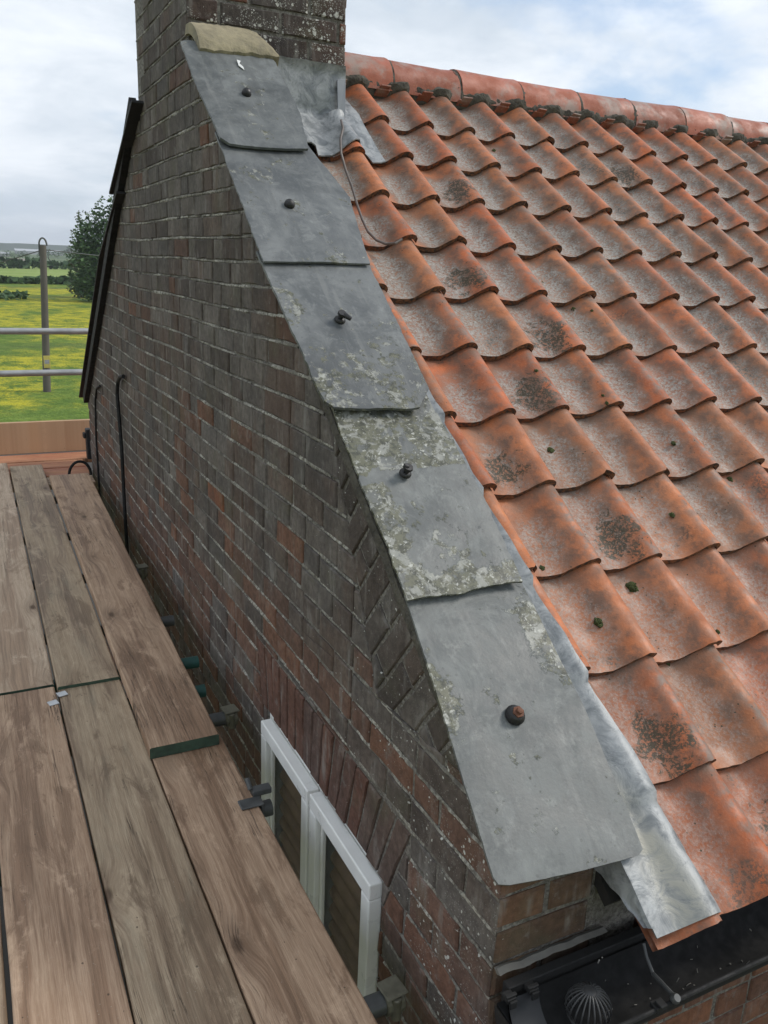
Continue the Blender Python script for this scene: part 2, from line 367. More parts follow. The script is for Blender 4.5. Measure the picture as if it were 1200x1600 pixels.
def moss_material():
    m, g = material('moss'); n = g.noise(g.pos, 400, 3)
    g.set(Base_Color=g.mix(g.ramp(n, .35, .65), (.022, .03, .008), (.10, .125, .03)), Roughness=.95, Normal=g.bump(n, 1., .01)); return m
M_MOSS = moss_material()
def glass_material():
    m, g = material('window_glass'); g.set(Base_Color=(.03, .035, .03), Roughness=.03, Specular_IOR_Level=.6, Alpha=.22); return m
M_GLASS = glass_material()

# ------------------------------------------------------------------ 2-D polygon tools
def clip(poly, a, b, c):
    """keep a*x+b*y <= c"""
    out = []; n = len(poly)
    for i in range(n):
        p, q = poly[i], poly[(i+1) % n]; dp = a*p[0]+b*p[1]-c; dq = a*q[0]+b*q[1]-c
        if dp <= 0: out.append(p)
        if (dp < 0 < dq) or (dq < 0 < dp):
            t = dp/(dp-dq); out.append((p[0]+(q[0]-p[0])*t, p[1]+(q[1]-p[1])*t))
    return out
def area(P): return .5*sum(P[i][0]*P[(i+1) % len(P)][1]-P[(i+1) % len(P)][0]*P[i][1] for i in range(len(P)))
def line(p, q):
    """half plane to the LEFT of p->q is kept: returns a,b,c for clip"""
    a, b = q[1]-p[1], -(q[0]-p[0]); return a, b, a*p[0]+b*p[1]
def outside(poly, conv):
    """pieces of poly outside convex CCW polygon conv"""
    res = []; rest = poly
    for i in range(len(conv)):
        a, b, c = line(conv[i], conv[(i+1) % len(conv)])
        o = clip(rest, -a, -b, -c)
        if len(o) > 2 and abs(area(o)) > 2e-5: res.append(o)
        rest = clip(rest, a, b, c)
        if len(rest) < 3: break
    return res
def inset(P, d):
    if area(P) < 0: P = P[::-1]
    n = len(P); Q = P
    for i in range(n):
        p, q = P[i], P[(i+1) % n]; L = math.hypot(q[0]-p[0], q[1]-p[1])
        if L < 1e-6: continue
        a, b, c = line(p, q); Q = clip(Q, a/L, b/L, c/L-d)
        if len(Q) < 3: return []
    return Q
def clean(P, e=.002):
    Q = []
    for p in P:
        if not Q or math.hypot(p[0]-Q[-1][0], p[1]-Q[-1][1]) > e: Q.append(p)
    while len(Q) > 1 and math.hypot(Q[0][0]-Q[-1][0], Q[0][1]-Q[-1][1]) <= e: Q.pop()
    return Q

def brick(mb, P, to3, colr, out=.004, bev=.005):
    """one brick face: polygon P in wall coordinates, to3(a,b,depth) gives the 3-D point"""
    P = clean(P)
    if len(P) < 3 or abs(area(P)) < 4e-4: return
    if area(P) < 0: P = P[::-1]
    # split long edges so that the arris can wander
    Q = []
    for i in range(len(P)):
        p, q = P[i], P[(i+1) % len(P)]; L = math.hypot(q[0]-p[0], q[1]-p[1]); k = max(1, int(L/.045))
        Q += [(p[0]+(q[0]-p[0])*j/k, p[1]+(q[1]-p[1])*j/k) for j in range(k)]
    cx = sum(p[0] for p in Q)/len(Q); cy = sum(p[1] for p in Q)/len(Q)
    J = [(R(-.0016, .0016), R(-.0016, .0016)) for _ in Q]
    tilt = (R(-.02, .02), R(-.03, .03)); o = out+R(-.0012, .0022)
    def ring(d, dep):
        r_ = []
        for (p, j) in zip(Q, J):
            L = max(math.hypot(p[0]-cx, p[1]-cy), .004); k = max(.2, 1-d/L)
            r_.append(to3(cx+(p[0]-cx)*k+j[0], cy+(p[1]-cy)*k+j[1], dep+(0 if dep < 0 else (p[0]-cx)*tilt[0]+(p[1]-cy)*tilt[1])))
        return r_
    n = len(Q); vs = ring(0, -.012)+ring(.0005, max(o-.004, .0002))+ring(bev, o)
    vs += [to3(cx, cy, o+R(-.0005, .001))]
    fs = [(i, (i+1) % n, n+(i+1) % n, n+i) for i in range(n)]+[(n+i, n+(i+1) % n, 2*n+(i+1) % n, 2*n+i) for i in range(n)]
    fs += [(2*n+i, 2*n+(i+1) % n, 3*n) for i in range(n)]
    mb.add(vs, fs, col=colr)

def shade_col(red, grey, lich, dark=1.):
    """pick a brick colour; red and grey are 0..1 weights"""
    v = R(.84, 1.16)*dark*1.18
    base = random.choice([(.094, .078, .069), (.088, .074, .066), (.102, .082, .070), (.092, .081, .074), (.080, .068, .061)])
    if random.random() < red: base = random.choice([(.120, .071, .053), (.108, .066, .051), (.132, .072, .050), (.102, .066, .053)])
    elif random.random() < grey: base = random.choice([(.108, .098, .090), (.098, .090, .084), (.118, .106, .096)])
    return (base[0]*v, base[1]*v, base[2]*v, lich)

# ------------------------------------------------------------------ geometry constants of the house
GZ = -5.0                                       # ground level below the eye
WX = .80                                        # outer face of the gable wall
YF, YB = 1.02, 6.42                             # front and back corners of the gable
PT = .788; PTH = atan(PT)                       # parapet slope
SL = Vector((0, -cos(PTH), -sin(PTH))); SN = Vector((0, -sin(PTH), cos(PTH)))
SC = Vector((0, 3.19, .704)).dot(SN)            # plane of the coping slates
def zpar(y): return .704+(y-3.19)*PT
CY0, CY1, CX1, CTOP = 3.215, 4.13, 1.395, 1.75  # chimney
BY0, BZ0, BY1, BZ1 = 4.13, .60, 6.50, -1.05     # far verge line (bottom of the slates)
bsl = (BZ1-BZ0)/(BY1-BY0)
W1Y0, W1Y1, WTOP, WBOT = 1.478, 2.345, -1.435, -2.75
ROOF_TH = .6256077; O3 = Vector((1.5856779, 3.4168822, .7026724)); GA = .2642776; TW = .2
RS = Vector((0, -cos(ROOF_TH), -sin(ROOF_TH))); RN = Vector((0, -sin(ROOF_TH), cos(ROOF_TH))); RX = Vector((1, 0, 0))
def rp(x, s, h): return Vector((x, O3.y, O3.z))+RS*s+RN*h   # roof coordinates

house = empty('brick_house', (WX, YF, GZ), 'old brick house with a red pantile roof, slate-coped gable parapet and chimney beside the scaffold', 'house')

# ---- gable wall bricks
def gable():
    mb = MB(); ch = .0745
    to3 = lambda a, b, d: Vector((WX-d, a, b))
    strip = .035                                # mortar fillet below the slates
    near = [(YF-.2, zpar(YF-.2)-strip), (CY0, zpar(CY0)-strip)]
    tri = [(1.90, zpar(1.90)-strip+.02), (1.545, -.975), (1.12, zpar(1.12)-strip+.02)]     # tumbled-in triangle
    if area(tri) < 0: tri = tri[::-1]
    arch = [(1.35, WTOP+.225), (1.44, WTOP-.003), (2.40, WTOP-.003), (2.45, WTOP+.225)]
    win = [(W1Y0, WBOT), (W1Y1, WBOT), (W1Y1, WTOP+.01), (W1Y0, WTOP+.01)]
    if area(win) < 0: win = win[::-1]
    if area(arch) < 0: arch = arch[::-1]
    def red_w(y, z):
        r_ = .03+max(0, min(1, (-z-.85)/.6))*.45+.35*exp(-((y-1.2)/.35)**2)*(z < -1.3)
        r_ += .85*exp(-((y-(3.36+.05*sin(z*5)))/.14)**2) if -1.7 < z < -.5 else 0
        r_ += .45*exp(-((y-2.2)/.45)**2)*(1 if -1.5 < z < -1.0 else 0)
        r_ += .5*exp(-((y-4.4)/.5)**2)*(1 if z < -1.35 else 0)
        return r_
    def lichw(y, z):
        return .62*max(0, min(1, (2.2-y)/1.1))*(.4+.6*max(0, min(1, (zpar(y)-z < .75)*1.)))
    def put(P, sp=None):
        if len(P) < 3: return
        cy = sum(p[0] for p in P)/len(P); cz = sum(p[1] for p in P)/len(P)
        k = red_w(cy, cz); lw = lichw(cy, cz)
        top = max(0, min(1, (cz+.9)/.8))
        c = sp or shade_col(k, .35+.3*top, lw, 1.-.12*top)
        brick(mb, P, to3, c)
    z0 = -4.99; row = 0; z = z0
    while z < CTOP:
        hz = ch+R(-.002, .002); zt = z+hz-.010
        y = YF+(.0 if row % 2 else .0)
        first = True; k = row
        yend = YB if z < .7 else CY1
        fr = .105 if row % 2 else .215
        while y < YB:
            L = (.215 if (k % 2 == 0) else .105)+R(-.008, .008)
            if random.random() < .15: L = .215
            y1 = min(y+L, YB)
            # courses wander a little
            d = .007*sin(y*1.3+z*2)+.004*sin(y*4.1+z)
            P = [(y, z+d), (y1, z+d), (y1, zt+d), (y, zt+d)]
            pieces = [P]
            cz = (z+zt)/2; cy = (y+y1)/2
            # verge clipping
            if cy < CY0: pieces = [clip(q, *line(near[1], near[0])) for q in pieces]
            elif y < CY1 and z > -.5:
                pass
            else: pass
            if y1 > CY1: pieces = [clip(q, -(-bsl), 1, BZ0-bsl*BY0) if False else clip(q, -bsl, 1, BZ0-bsl*BY0) for q in pieces]
            if y < CY0 < y1 and z > .6: pieces = [clip(q, -1, 0, -CY0) for q in pieces]
            if z > .6: pieces = [clip(q, 1, 0, CY1) for q in pieces if len(q) > 2]
            pieces = [q for q in pieces if len(q) > 2]
            for hole in (tri, arch, win):
                nx = []
                for q in pieces:
                    b = (min(p[0] for p in q), max(p[0] for p in q), min(p[1] for p in q), max(p[1] for p in q))
                    hb = (min(p[0] for p in hole), max(p[0] for p in hole), min(p[1] for p in hole), max(p[1] for p in hole))
                    if b[1] < hb[0] or b[0] > hb[1] or b[3] < hb[2] or b[2] > hb[3]: nx.append(q)
                    else: nx += outside(q, hole)
                pieces = nx
            sp = None
            if abs(cy-3.37) < .06 and abs(cz-.265) < .04: sp = (.20, .082, .05, 0)
            if abs(cy-2.93) < .09 and abs(cz+.865) < .037: sp = (.21, .088, .05, 0)
            for q in pieces: put(q, sp)
            y = y1+.010; k += 1
        z += hz; row += 1; JOINTS.append((z, 0))
    # tumbled-in courses: laid square to the slope
    ax = Vector((SL.y, SL.z)); perp = Vector((-SN.y, -SN.z))     # ax runs down the slope, perp into the wall
    p0 = Vector(tri[0] if tri[0][1] > -.6 else (1.90, zpar(1.90)-strip+.02))
    top = Vector((1.90, zpar(1.90)-strip+.02))
    for i in range(-2, 18):
        for j in range(4):
            a0, a1 = i*.0745, i*.0745+.066; L0 = j*.222-(.11 if i % 2 else 0); L1 = L0+.213
            P = [top+ax*a0+perp*L0, top+ax*a1+perp*L0, top+ax*a1+perp*L1, top+ax*a0+perp*L1]
            P = [(q.x, q.y) for q in P]
            for e in range(3): P = clip(P, *line(tri[e], tri[(e+1) % 3])) if len(P) > 2 else []
            P = inset(P, .001) if len(P) > 2 else []
            if P: put(P, shade_col(.05, .3, .38, .78))
    # red soldier arch over the window
    n = 15
    for i in range(n):
        t0, t1 = i/n, (i+1)/n
        b0, b1 = 1.443+t0*.955, 1.443+t1*.955; u0, u1 = 1.355+t0*1.09, 1.355+t1*1.09
        P = [(b0+.005, WTOP+.002), (b1-.005, WTOP+.002), (u1-.005, WTOP+.215), (u0+.005, WTOP+.215)]
        c = random.choice([(.12, .068, .053), (.108, .066, .054), (.13, .07, .053), (.105, .07, .06), (.11, .08, .068)])
        put(P, (*c, .15))
    return mb
def bed_joints():
    mb = MB(); z = -2.6
    for (z, ws) in JOINTS:
        if z < -2.6: continue
        runs = []; y = YF; cur = []
        while y < YB:
            d = .007*sin(y*1.3+z*2)+.004*sin(y*4.1+z); zc = z-.005+d
            ok = True
            if y < CY0 and zc > zpar(y)-.055: ok = False
            if y > CY1 and zc > BZ0+bsl*(y-BY0)-.01: ok = False
            if zc > .66 and y > CY1: ok = False
            if W1Y0-.02 < y < W1Y1+.02 and zc < WTOP+.01: ok = False
            if 1.36 < y < 2.44 and WTOP-.01 < zc < WTOP+.225: ok = False
            if 1.12 < y < 1.92 and zc > -.975 and zc > -.975+(1.545-y)/(1.545-1.12)*(zpar(1.12)+.96) and zc > -.975+(y-1.545)/(1.9-1.545)*(zpar(1.9)+.96): ok = False
            a = mn.noise(Vector((y*9, z*30, 0)))+.6*mn.noise(Vector((y*40, z*30, 2))); wd = .0036+.0036*a+.004*mn.noise(Vector((y*1.7, z*6, 8)))
            if ok and wd > .0012:
                o = .0035+.0035*mn.noise(Vector((y*55, z*40, 5)))+.0015*a
                cur.append([Vector((WX-.001, y, zc-wd-.001)), Vector((WX-o, y, zc-wd*.5+.001*a)), Vector((WX-o*.8, y, zc+wd*.4)), Vector((WX-.001, y, zc+wd+.001))])
            elif cur: runs.append(cur); cur = []
            y += .011
        if cur: runs.append(cur)
        for r_ in runs:
            if len(r_) > 2: mb.grid(r_, len(r_), 4)
    return mb
def lime_material():
    m, g = material('lime_crumbs'); p = g.pos; n1 = g.noise(p, 110, 5, .7); n2 = g.noise(p, 5, 4); x, y, z = g.sep(p)
    c = g.mix(g.ramp(n1, .35, .62), (.14, .13, .11), (.50, .48, .42)); c = g.mix(g.ramp(n2, .38, .60, 0., .8), c, (.15, .138, .118)); c = g.mix(g.ramp(g.noise(p, 28, 5, .7), .50, .60, 0., .85), c, (.115, .105, .092))
    g.set(Base_Color=c, Roughness=.95, Normal=g.bump(n1, .9, .006), Specular_IOR_Level=.2); return m
JOINTS = []
gb = gable().build('gable_bricks', M_BRICK, house)
bj = bed_joints().build('bed_joints', lime_material(), house, smooth=True)
bj['kind'] = 'stuff'
gb['label'] = 'dark sooty brickwork with reddish courses low down and slanting bricks near the verge'
# ---- mortar core of the gable and the chimney
def core():
    mb = MB()
    def prism(poly, x0, x1):
        n = len(poly); vs = [(x0, p[0], p[1]) for p in poly]+[(x1, p[0], p[1]) for p in poly]
        mb.add(vs, [tuple(range(n)), tuple(range(2*n-1, n-1, -1))]+[(i, i+n, (i+1) % n+n, (i+1) % n) for i in range(n)])
    s = .012; x0, x1 = WX+.001, WX+.235
    yf = YF+.0012
    # built as convex pieces round the window opening, butted edge to edge
    wl, wr, wt = W1Y0, W1Y1, WTOP
    prism([(yf, -4.99), (wl, -4.99), (wl, zpar(wl)-s), (yf, zpar(yf)-s)][::-1], x0, x1)
    prism([(wl, wt), (wr, wt), (wr, zpar(wr)-s), (wl, zpar(wl)-s)][::-1], x0, x1)
    prism([(wl, -4.99), (wr, -4.99), (wr, WBOT), (wl, WBOT)][::-1], x0, x1)
    prism([(wr, -4.99), (CY0, -4.99), (CY0, zpar(CY0)-s), (wr, zpar(wr)-s)][::-1], x0, x1)
    prism([(CY0, -4.99), (CY1, -4.99), (CY1, .5), (CY0, .5)][::-1], x0, x1)
    prism([(CY1, -4.99), (YB-.001, -4.99), (YB-.001, BZ0+bsl*(YB-BY0)), (CY1, BZ0)][::-1], x0, x1)
    mb.box((WX+.001, CY0+.0015, .5), (CX1-.001, CY1-.001, CTOP-.002))
    return mb
core().build('mortar_core', M_MORTAR, house)

# ---- mortar squeezed from the joints: lumpy fillet under the coping slates
mb = MB()
P = []
for i in range(60):
    t = i/59; y = YF-.002+(CY0-YF)*t; z = zpar(y); r_ = []
    for j in range(5):
        q = j/4; nz = mn.noise(Vector((y*14, q*3, 1)))*.005+mn.noise(Vector((y*50, q*5, 3)))*.002
        r_.append(Vector((WX-.006-.004*sin(q*pi)-nz, y, z-.006-.040*q)))
    P.append(r_)
mb.grid(P, 60, 5, thick=(.02, 0, 0))
mb.build('verge_fillet', M_DARKMORT, house, smooth=True)

mb = MB(); mb.box((WX+.2355, YF+.003, -1.46), (1.16, YF+.06, -1.125)); mb.build('eaves_mortar', M_MORTAR, house)
# ---- chimney front and parapet end (faces towards the camera) in brick
def face_y(name, x0, x1, z0, z1, yp, lich, pal, label=None, top=None, ch=.0785, mort=True):
    mb = MB(); to3 = lambda a, b, d: Vector((a, yp-d, b)); z = z0; row = 0
    while z < z1:
        zt = min(z+ch-.011, z1); x = x0; k = row
        while x < x1-.01:
            L = (.215 if k % 2 else .105) if x == x0 else .215
            if random.random() < .25: L = .105
            xe = min(x+L, x1)
            P = [(x, z), (xe, z), (xe, zt), (x, zt)]
            if top: P = clip(P, *top)
            c = random.choice(pal); v = R(.8, 1.2)
            if len(P) > 2: brick(mb, P, to3, (c[0]*v, c[1]*v, c[2]*v, lich), out=.005, bev=.007)
            x = xe+.012; k += 1
        z += ch; row += 1
    o = mb.build(name, M_BRICK, house)
    if label: o['label'] = label
    return o
DK = [(.055, .047, .045), (.066, .054, .05), (.075, .055, .048), (.06, .052, .048), (.135, .064, .046), (.07, .052, .046)]
face_y('chimney_front', WX, CX1, .47, CTOP, CY0, 1., DK, 'chimney face with white lichen spots')
face_y('parapet_end', WX, WX+.235, -2.6, zpar(YF)-.012, YF, .2, [(.10, .065, .045), (.115, .075, .05), (.085, .065, .045), (.12, .07, .045)])
# chimney right side
mb = MB(); z = .2
while z < CTOP:
    y = CY0+.002
    while y < CY1-.02:
        ye = min(y+.215, CY1); c = random.choice(DK)
        brick(mb, [(y, z), (ye, z), (ye, z+.067), (y, z+.067)], lambda a, b, d: Vector((CX1-.002+d, a, b)), (*c, .8)); y = ye+.011
    z += .0785
mb.build('chimney_side', M_BRICK, house)

# ---- front wall below the gutter
def front_wall():
    mb = MB(); to3 = lambda a, b, d: Vector((a, YF+.012-d, b)); z = -2.7; row = 0
    while z < -1.32:
        x = WX+.24; k = row
        while x < 3.6:
            L = .215 if k % 3 else .105
            c = random.choice([(.15, .075, .05), (.17, .085, .055), (.13, .07, .05), (.19, .09, .055)])
            brick(mb, [(x, z), (x+L, z), (x+L, z+.064), (x, z+.064)], to3, (*c, .1)); x += L+.011; k += 1
        z += .075; row += 1
    return mb
fw = front_wall().build('front_wall', M_BRICK, house)
mb = MB(); mb.box((WX+.24, YF+.013, -4.99), (8.6, YF+.20, -1.22)); mb.box((WX+.002, YB-.2, -4.98), (8.6, YB-.002, -1.25)); mb.box((8.4, YF+.2, -4.97), (8.598, YB-.21, -1.2))
mb.build('outer_walls', M_MORTAR, house)

# ------------------------------------------------------------------ pantiled roof
def prof(u):
    """height of the pantile surface across the tile; u from the crest (m)"""
    if u > 0: return .050-.036*(1-sqrt(max(0, 1-(u/.0365)**2)))
    a = -u
    if a < .098:
        t = a/.098; return .050-.050*(t*t*(3-2*t))
    if a < .125: return 0.
    t = (a-.125)/.055; return .013*t*t
H0 = -.062; XC0 = O3.x-.027
def tile_h(x, s):
    """top of the tiling above the crest plane at roof position (x, s)"""
    ph = ((x-XC0)/TW) % 1.; u = (ph-1)*TW if ph > .17 else ph*TW
    return H0+prof(u)+.004+.020*((s/GA) % 1.)
DARK = {(1, 3), (1, 6), (0, 7), (0, 9), (-1, 8), (0, 5), (-1, 11), (6, 2), (9, 5), (13, 3), (4, 9), (16, 6), (0, 12)}
def tiles():
    mb = MB(); us = [-.180, -.168, -.155, -.140, -.125, -.112, -.10, -.088, -.076, -.065, -.054, -.043, -.033, -.023, -.014, -.005, .004, .012, .019, .025, .030, .0335]
    nv = 7
    for j in range(1, 13):
        for i in range(-2, 30):
            xc = XC0+i*TW; s1 = j*GA; s0 = s1-GA-.03
            if (xc < 1.40 and s0 < .1) or (i == -2 and j < 4): continue
            rnd = random.random()
            while (((rnd*7.31) % 1.) > .8) != ((i, j) in DARK): rnd = random.random()
            dx, dr, lift = R(-.004, .004), R(-.009, .009), R(0, .006); ds = R(-.008, .008); roll = R(-.035, .035); seed = R(0, 99)
            v = R(.80, 1.15); hue = R(-.02, .03)
            base = (.46*v, (.137+hue)*v, (.046+hue*.6)*v, rnd)
            P = []; us_ = [u for u in us if i > -2 or u > -.118]
            for a, u in enumerate(us_):
                r_ = []
                for b in range(nv):
                    t = b/(nv-1); s = s0+(s1-s0)*t+(ds if t > .5 else 0)
                    h = H0+prof(u)+.004+.020*t+lift*t+roll*(u+.08)*t+.0012*mn.noise(Vector((u*14+seed, t*2, seed)))
                    x = xc+u+dx+dr*(t-.5)
                    if t == 1: s += .004*(1-abs(u+.08)/.1)+.0022*mn.noise(Vector((u*60+seed, seed, 1)))-(.010*exp(-((u-seed/99*.2+.17)/.008)**2) if seed > 80 else 0)
                    r_.append(rp(x, s, h))
                P.append(r_)
                        # sheet with a real underside so the nose shows its thickness
            vs = [q for r_ in P for q in r_]; nu = len(us_)
            top = vs; bot = [q-RN*(.018) for q in vs]
            uvs = [((us_[a]+.180)/.2135, b/(nv-1)) for a in range(nu) for b in range(nv)]*2
            o = nu*nv; fs = [(a*nv+b, a*nv+b+1, (a+1)*nv+b+1, (a+1)*nv+b) for a in range(nu-1) for b in range(nv-1)]
            fs += [((nu-1)*nv+b, (nu-1)*nv+b+1, o+(nu-1)*nv+b+1, o+(nu-1)*nv+b) for b in range(nv-1)]
            nose = [(a*nv+nv-1, o+a*nv+nv-1, o+(a+1)*nv+nv-1, (a+1)*nv+nv-1) for a in range(nu-1)]
            if j == 12: fs += [(o+a*nv+b, o+(a+1)*nv+b, o+(a+1)*nv+b+1, o+a*nv+b+1) for a in range(nu-1) for b in range(nv-1)]
            mb.add(top+bot, fs, col=base, uvs=uvs)
            # nose faces get their own vertices so they stay crisp and carry their darker edge colour
            nvs = []; nf = []
            for a in range(nu): nvs += [P[a][nv-1], P[a][nv-1]-RN*.018]
            nf = [(2*a, 2*a+1, 2*a+3, 2*a+2) for a in range(nu-1)]
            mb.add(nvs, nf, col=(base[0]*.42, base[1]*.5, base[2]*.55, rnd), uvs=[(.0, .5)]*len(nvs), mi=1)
    return mb
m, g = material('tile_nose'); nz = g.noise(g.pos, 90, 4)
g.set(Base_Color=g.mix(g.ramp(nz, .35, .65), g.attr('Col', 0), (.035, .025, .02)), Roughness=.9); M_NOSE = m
roof = tiles().build('pantiles', [M_TILE, M_NOSE], house, smooth=True, angle=50)
# sarking under the tiles, far slope
mb = MB()
mb.box((0, 0, 0), (1, 1, 1), Matrix())
mb = MB()
ridge_y, ridge_z = 3.56, .735
vs = [rp(1.03, -.16, -.082), rp(8.6, -.16, -.082), rp(8.6, 3.08, -.082), rp(1.03, 3.08, -.082)]
vs += [v-RN*.03 for v in vs]
mb.add(vs, [(0, 1, 2, 3), (7, 6, 5, 4), (0, 4, 5, 1), (1, 5, 6, 2), (2, 6, 7, 3), (3, 7, 4, 0)])
mb.build('roof_felt', M_INT, house)
mb = MB()
vs = [Vector((1.036, 3.62, .70)), Vector((8.6, 3.62, .70)), Vector((8.6, 6.62, -1.30)), Vector((1.036, 6.62, -1.30))]
vs += [v-Vector((0, 0, .04)) for v in vs]
mb.add(vs, [(3, 2, 1, 0), (4, 5, 6, 7), (0, 1, 5, 4), (1, 2, 6, 5), (2, 3, 7, 6), (3, 0, 4, 7)], col=(.34, .115, .058, .5))
mb.build('rear_roof_slope', M_RIDGE, house)

# ---- ridge tiles
def ridge():
    bed = MB(); x = 1.395; k = 0; xs = [1.72+.3317*i for i in range(-1, 22)]
    for i in range(len(xs)-1):
        a, b = max(xs[i], 1.396), xs[i+1]; mb = MB(); r0 = .112+R(-.003, .003); n = 15; cz = ridge_z-.012+R(-.004, .004); tl = R(-.006, .006)
        P = []
        for ii in range(7):
            t = ii/6; xx = a+.006+(b-a-.012)*t; r_ = []
            for jn in range(n):
                an = radians(-8)+(pi+radians(16))*jn/(n-1); rr = r0*(1+.03*(t > .93)-.0*(t))
                r_.append(Vector((xx, ridge_y-cos(an)*rr*1.08, cz+tl*(t-.5)+sin(an)*rr)))
            P.append(r_)
        v = R(.8, 1.15)
        mb.grid(P, 7, n, thick=(0, 0, -.014), col=(.36*v, .115*v, .068*v, R(0, 1)))
        mb.build('ridge_tile', M_RIDGE, house, smooth=True, angle=45)
    # bedding mortar: lumpy collar at each joint, ragged fillet below the ridge tiles, dentil slips in the troughs
    for xx in xs[1:-1]:
        P = []
        for ii in range(4):
            r_ = []
            for jn in range(18):
                an = radians(-10)+(pi+radians(20))*jn/17
                rr = (.111+.003*sin(pi*ii/3)+.007*mn.noise(Vector((xx*9, an*5, ii))))
                r_.append(Vector((xx-.013+.0085*ii+.010*mn.noise(Vector((xx*5, an*4, 7))), ridge_y-cos(an)*rr*1.08, ridge_z-.014+sin(an)*rr)))
            P.append(r_)
        bed.grid(P, 4, 18, thick=(0, .002, -.02))
    P = []
    n = 560
    for i in range(n):
        x = 1.40+7.15*i/(n-1); r_ = []
        hb = tile_h(x, .02)+.002
        for j in range(6):
            q = j/5; nn = mn.noise(Vector((x*40, q*4, 2)))*.010+mn.noise(Vector((x*120, q*9, 5)))*.005
            top = Vector((x, ridge_y-.108, ridge_z-.012+.012)); bot = rp(x, -.010+.014*mn.noise(Vector((x*18, 1, 1))), hb+.006)
            pt = top.lerp(bot, q)+RN*(.013*sin(pi*q)+nn)-Vector((0, .006*sin(pi*q), 0)); r_.append(pt)
        P.append(r_)
    bed.grid(P, n, 6, thick=(0, .02, -.03))
    bed.build('ridge_bedding', M_DARKMORT, house, smooth=True)
    for i in range(-1, 29):
        xc = XC0+i*TW; sl = MB()
        if xc < 1.5: continue
        for k in range(2):
            M = Matrix.Translation(rp(xc-.125+k*.012, -.008+.004*k+R(-.004, .004), H0+.026+.016*k))@Matrix.Rotation(-ROOF_TH+.05, 4, 'X')@Matrix.Rotation(R(-.06, .06), 4, 'Z')
            sl.box((0, -.03, 0), (.060-.012*k, .012, .007), M, col=(.26, .09, .055, R(0, 1)))
        sl.build('clay_slip', M_RIDGE, house, bevel=.002)
ridge()

# ------------------------------------------------------------------ coping slates
def slate(name, px, lift, tilt, lich, tint, label=None, thick=.006, ragged=.002, hidden=0., tone=lambda u, t: 1.):
    """px: outline in the photo on the parapet plane; lich(u,v) -> crust; u left-right, v down the slope"""
    pts = [at(x, y, SN, SC+lift) for x, y in px]
    xs = [p.x for p in pts]; ss = [p.dot(SL) for p in pts]
    x0, x1, s0, s1 = min(xs), max(xs), min(ss), max(ss)
    poly = [(p.x, s) for p, s in zip(pts, ss)]
    if hidden:      # the head runs on under the slate above
        m_ = (s0+s1)/2; poly = [(a, b-hidden if b < m_-.04 and b < s0+.09 else b) for a, b in poly]; s0 -= hidden
    # densify the outline and fray it
    Q = []
    for i in range(len(poly)):
        p, q = poly[i], poly[(i+1) % len(poly)]; L = math.hypot(q[0]-p[0], q[1]-p[1]); k = max(1, int(L/.012))
        for j in range(k):
            a, b = p[0]+(q[0]-p[0])*j/k, p[1]+(q[1]-p[1])*j/k
            fr = mn.noise(Vector((a*60, b*60, lift*99)))*ragged+mn.noise(Vector((a*15, b*15, 3)))*ragged*1.2
            Q.append((a+fr, b+fr*.8))
    # interior grid + outline, triangulated through mathutils
    from mathutils.geometry import delaunay_2d_cdt
    inner = []
    st = .012
    nx_, ny_ = int((x1-x0)/st)+1, int((s1-s0)/st)+1
    def inside(a, b):
        c = False; j = len(Q)-1
        for i in range(len(Q)):
            if (Q[i][1] > b) != (Q[j][1] > b) and a < (Q[j][0]-Q[i][0])*(b-Q[i][1])/(Q[j][1]-Q[i][1]+1e-12)+Q[i][0]: c = not c
            j = i
        return c
    for i in range(nx_):
        for j in range(ny_):
            a, b = x0+i*st+.006, s0+j*st+.006
            if inside(a, b) and min((a-q[0])**2+(b-q[1])**2 for q in Q) > .00006: inner.append((a, b))
    vv = [Vector(q) for q in Q]+[Vector(q) for q in inner]
    V, E, Fc, *_ = delaunay_2d_cdt(vv, [(i, (i+1) % len(Q)) for i in range(len(Q))], [list(range(len(Q)))], 1, 1e-6)
    def p3(a, b, d):
        t = (b-s0)/(s1-s0); u = (a-x0)/(x1-x0)
        bow = .004*sin(pi*t)*1.0+.003*mn.noise(Vector((a*7, b*7, lift*50)))
        return Vector((a, 0, 0))+SL*b+SN*(SC+lift+tilt*t+bow+d)
    mb = MB(); n = len(V); vs = [p3(v.x, v.y, 0) for v in V]+[p3(v.x, v.y, -thick) for v in V]
    fs = []; cnt = {}
    for f in Fc:
        f = list(f); nrm = (vs[f[1]]-vs[f[0]]).cross(vs[f[2]]-vs[f[0]])
        if nrm.dot(SN) < 0: f = f[::-1]
        fs.append(tuple(f)); fs.append(tuple(n+i for i in f[::-1]))
        for k in range(len(f)):
            e = (f[k], f[(k+1) % len(f)]); cnt[e] = 1
    for (a, b) in cnt:
        if (b, a) not in cnt: fs.append((b, a, n+a, n+b))
    mb.add(vs, fs)
    mb.c = []
    for rep in range(2):
        for v in V:
            u, t = (v.x-x0)/(x1-x0), (v.y-s0)/(s1-s0); k_ = tone(u, t); mb.c.append((tint[0]*k_, tint[1]*k_, tint[2]*k_, max(0, min(1, lich(u, t)))))
    o = mb.build(name, M_SLATE, house, smooth=True, angle=35)
    if label: o['label'] = label
    return o
def bell(x, c, w_): return exp(-((x-c)/w_)**2)
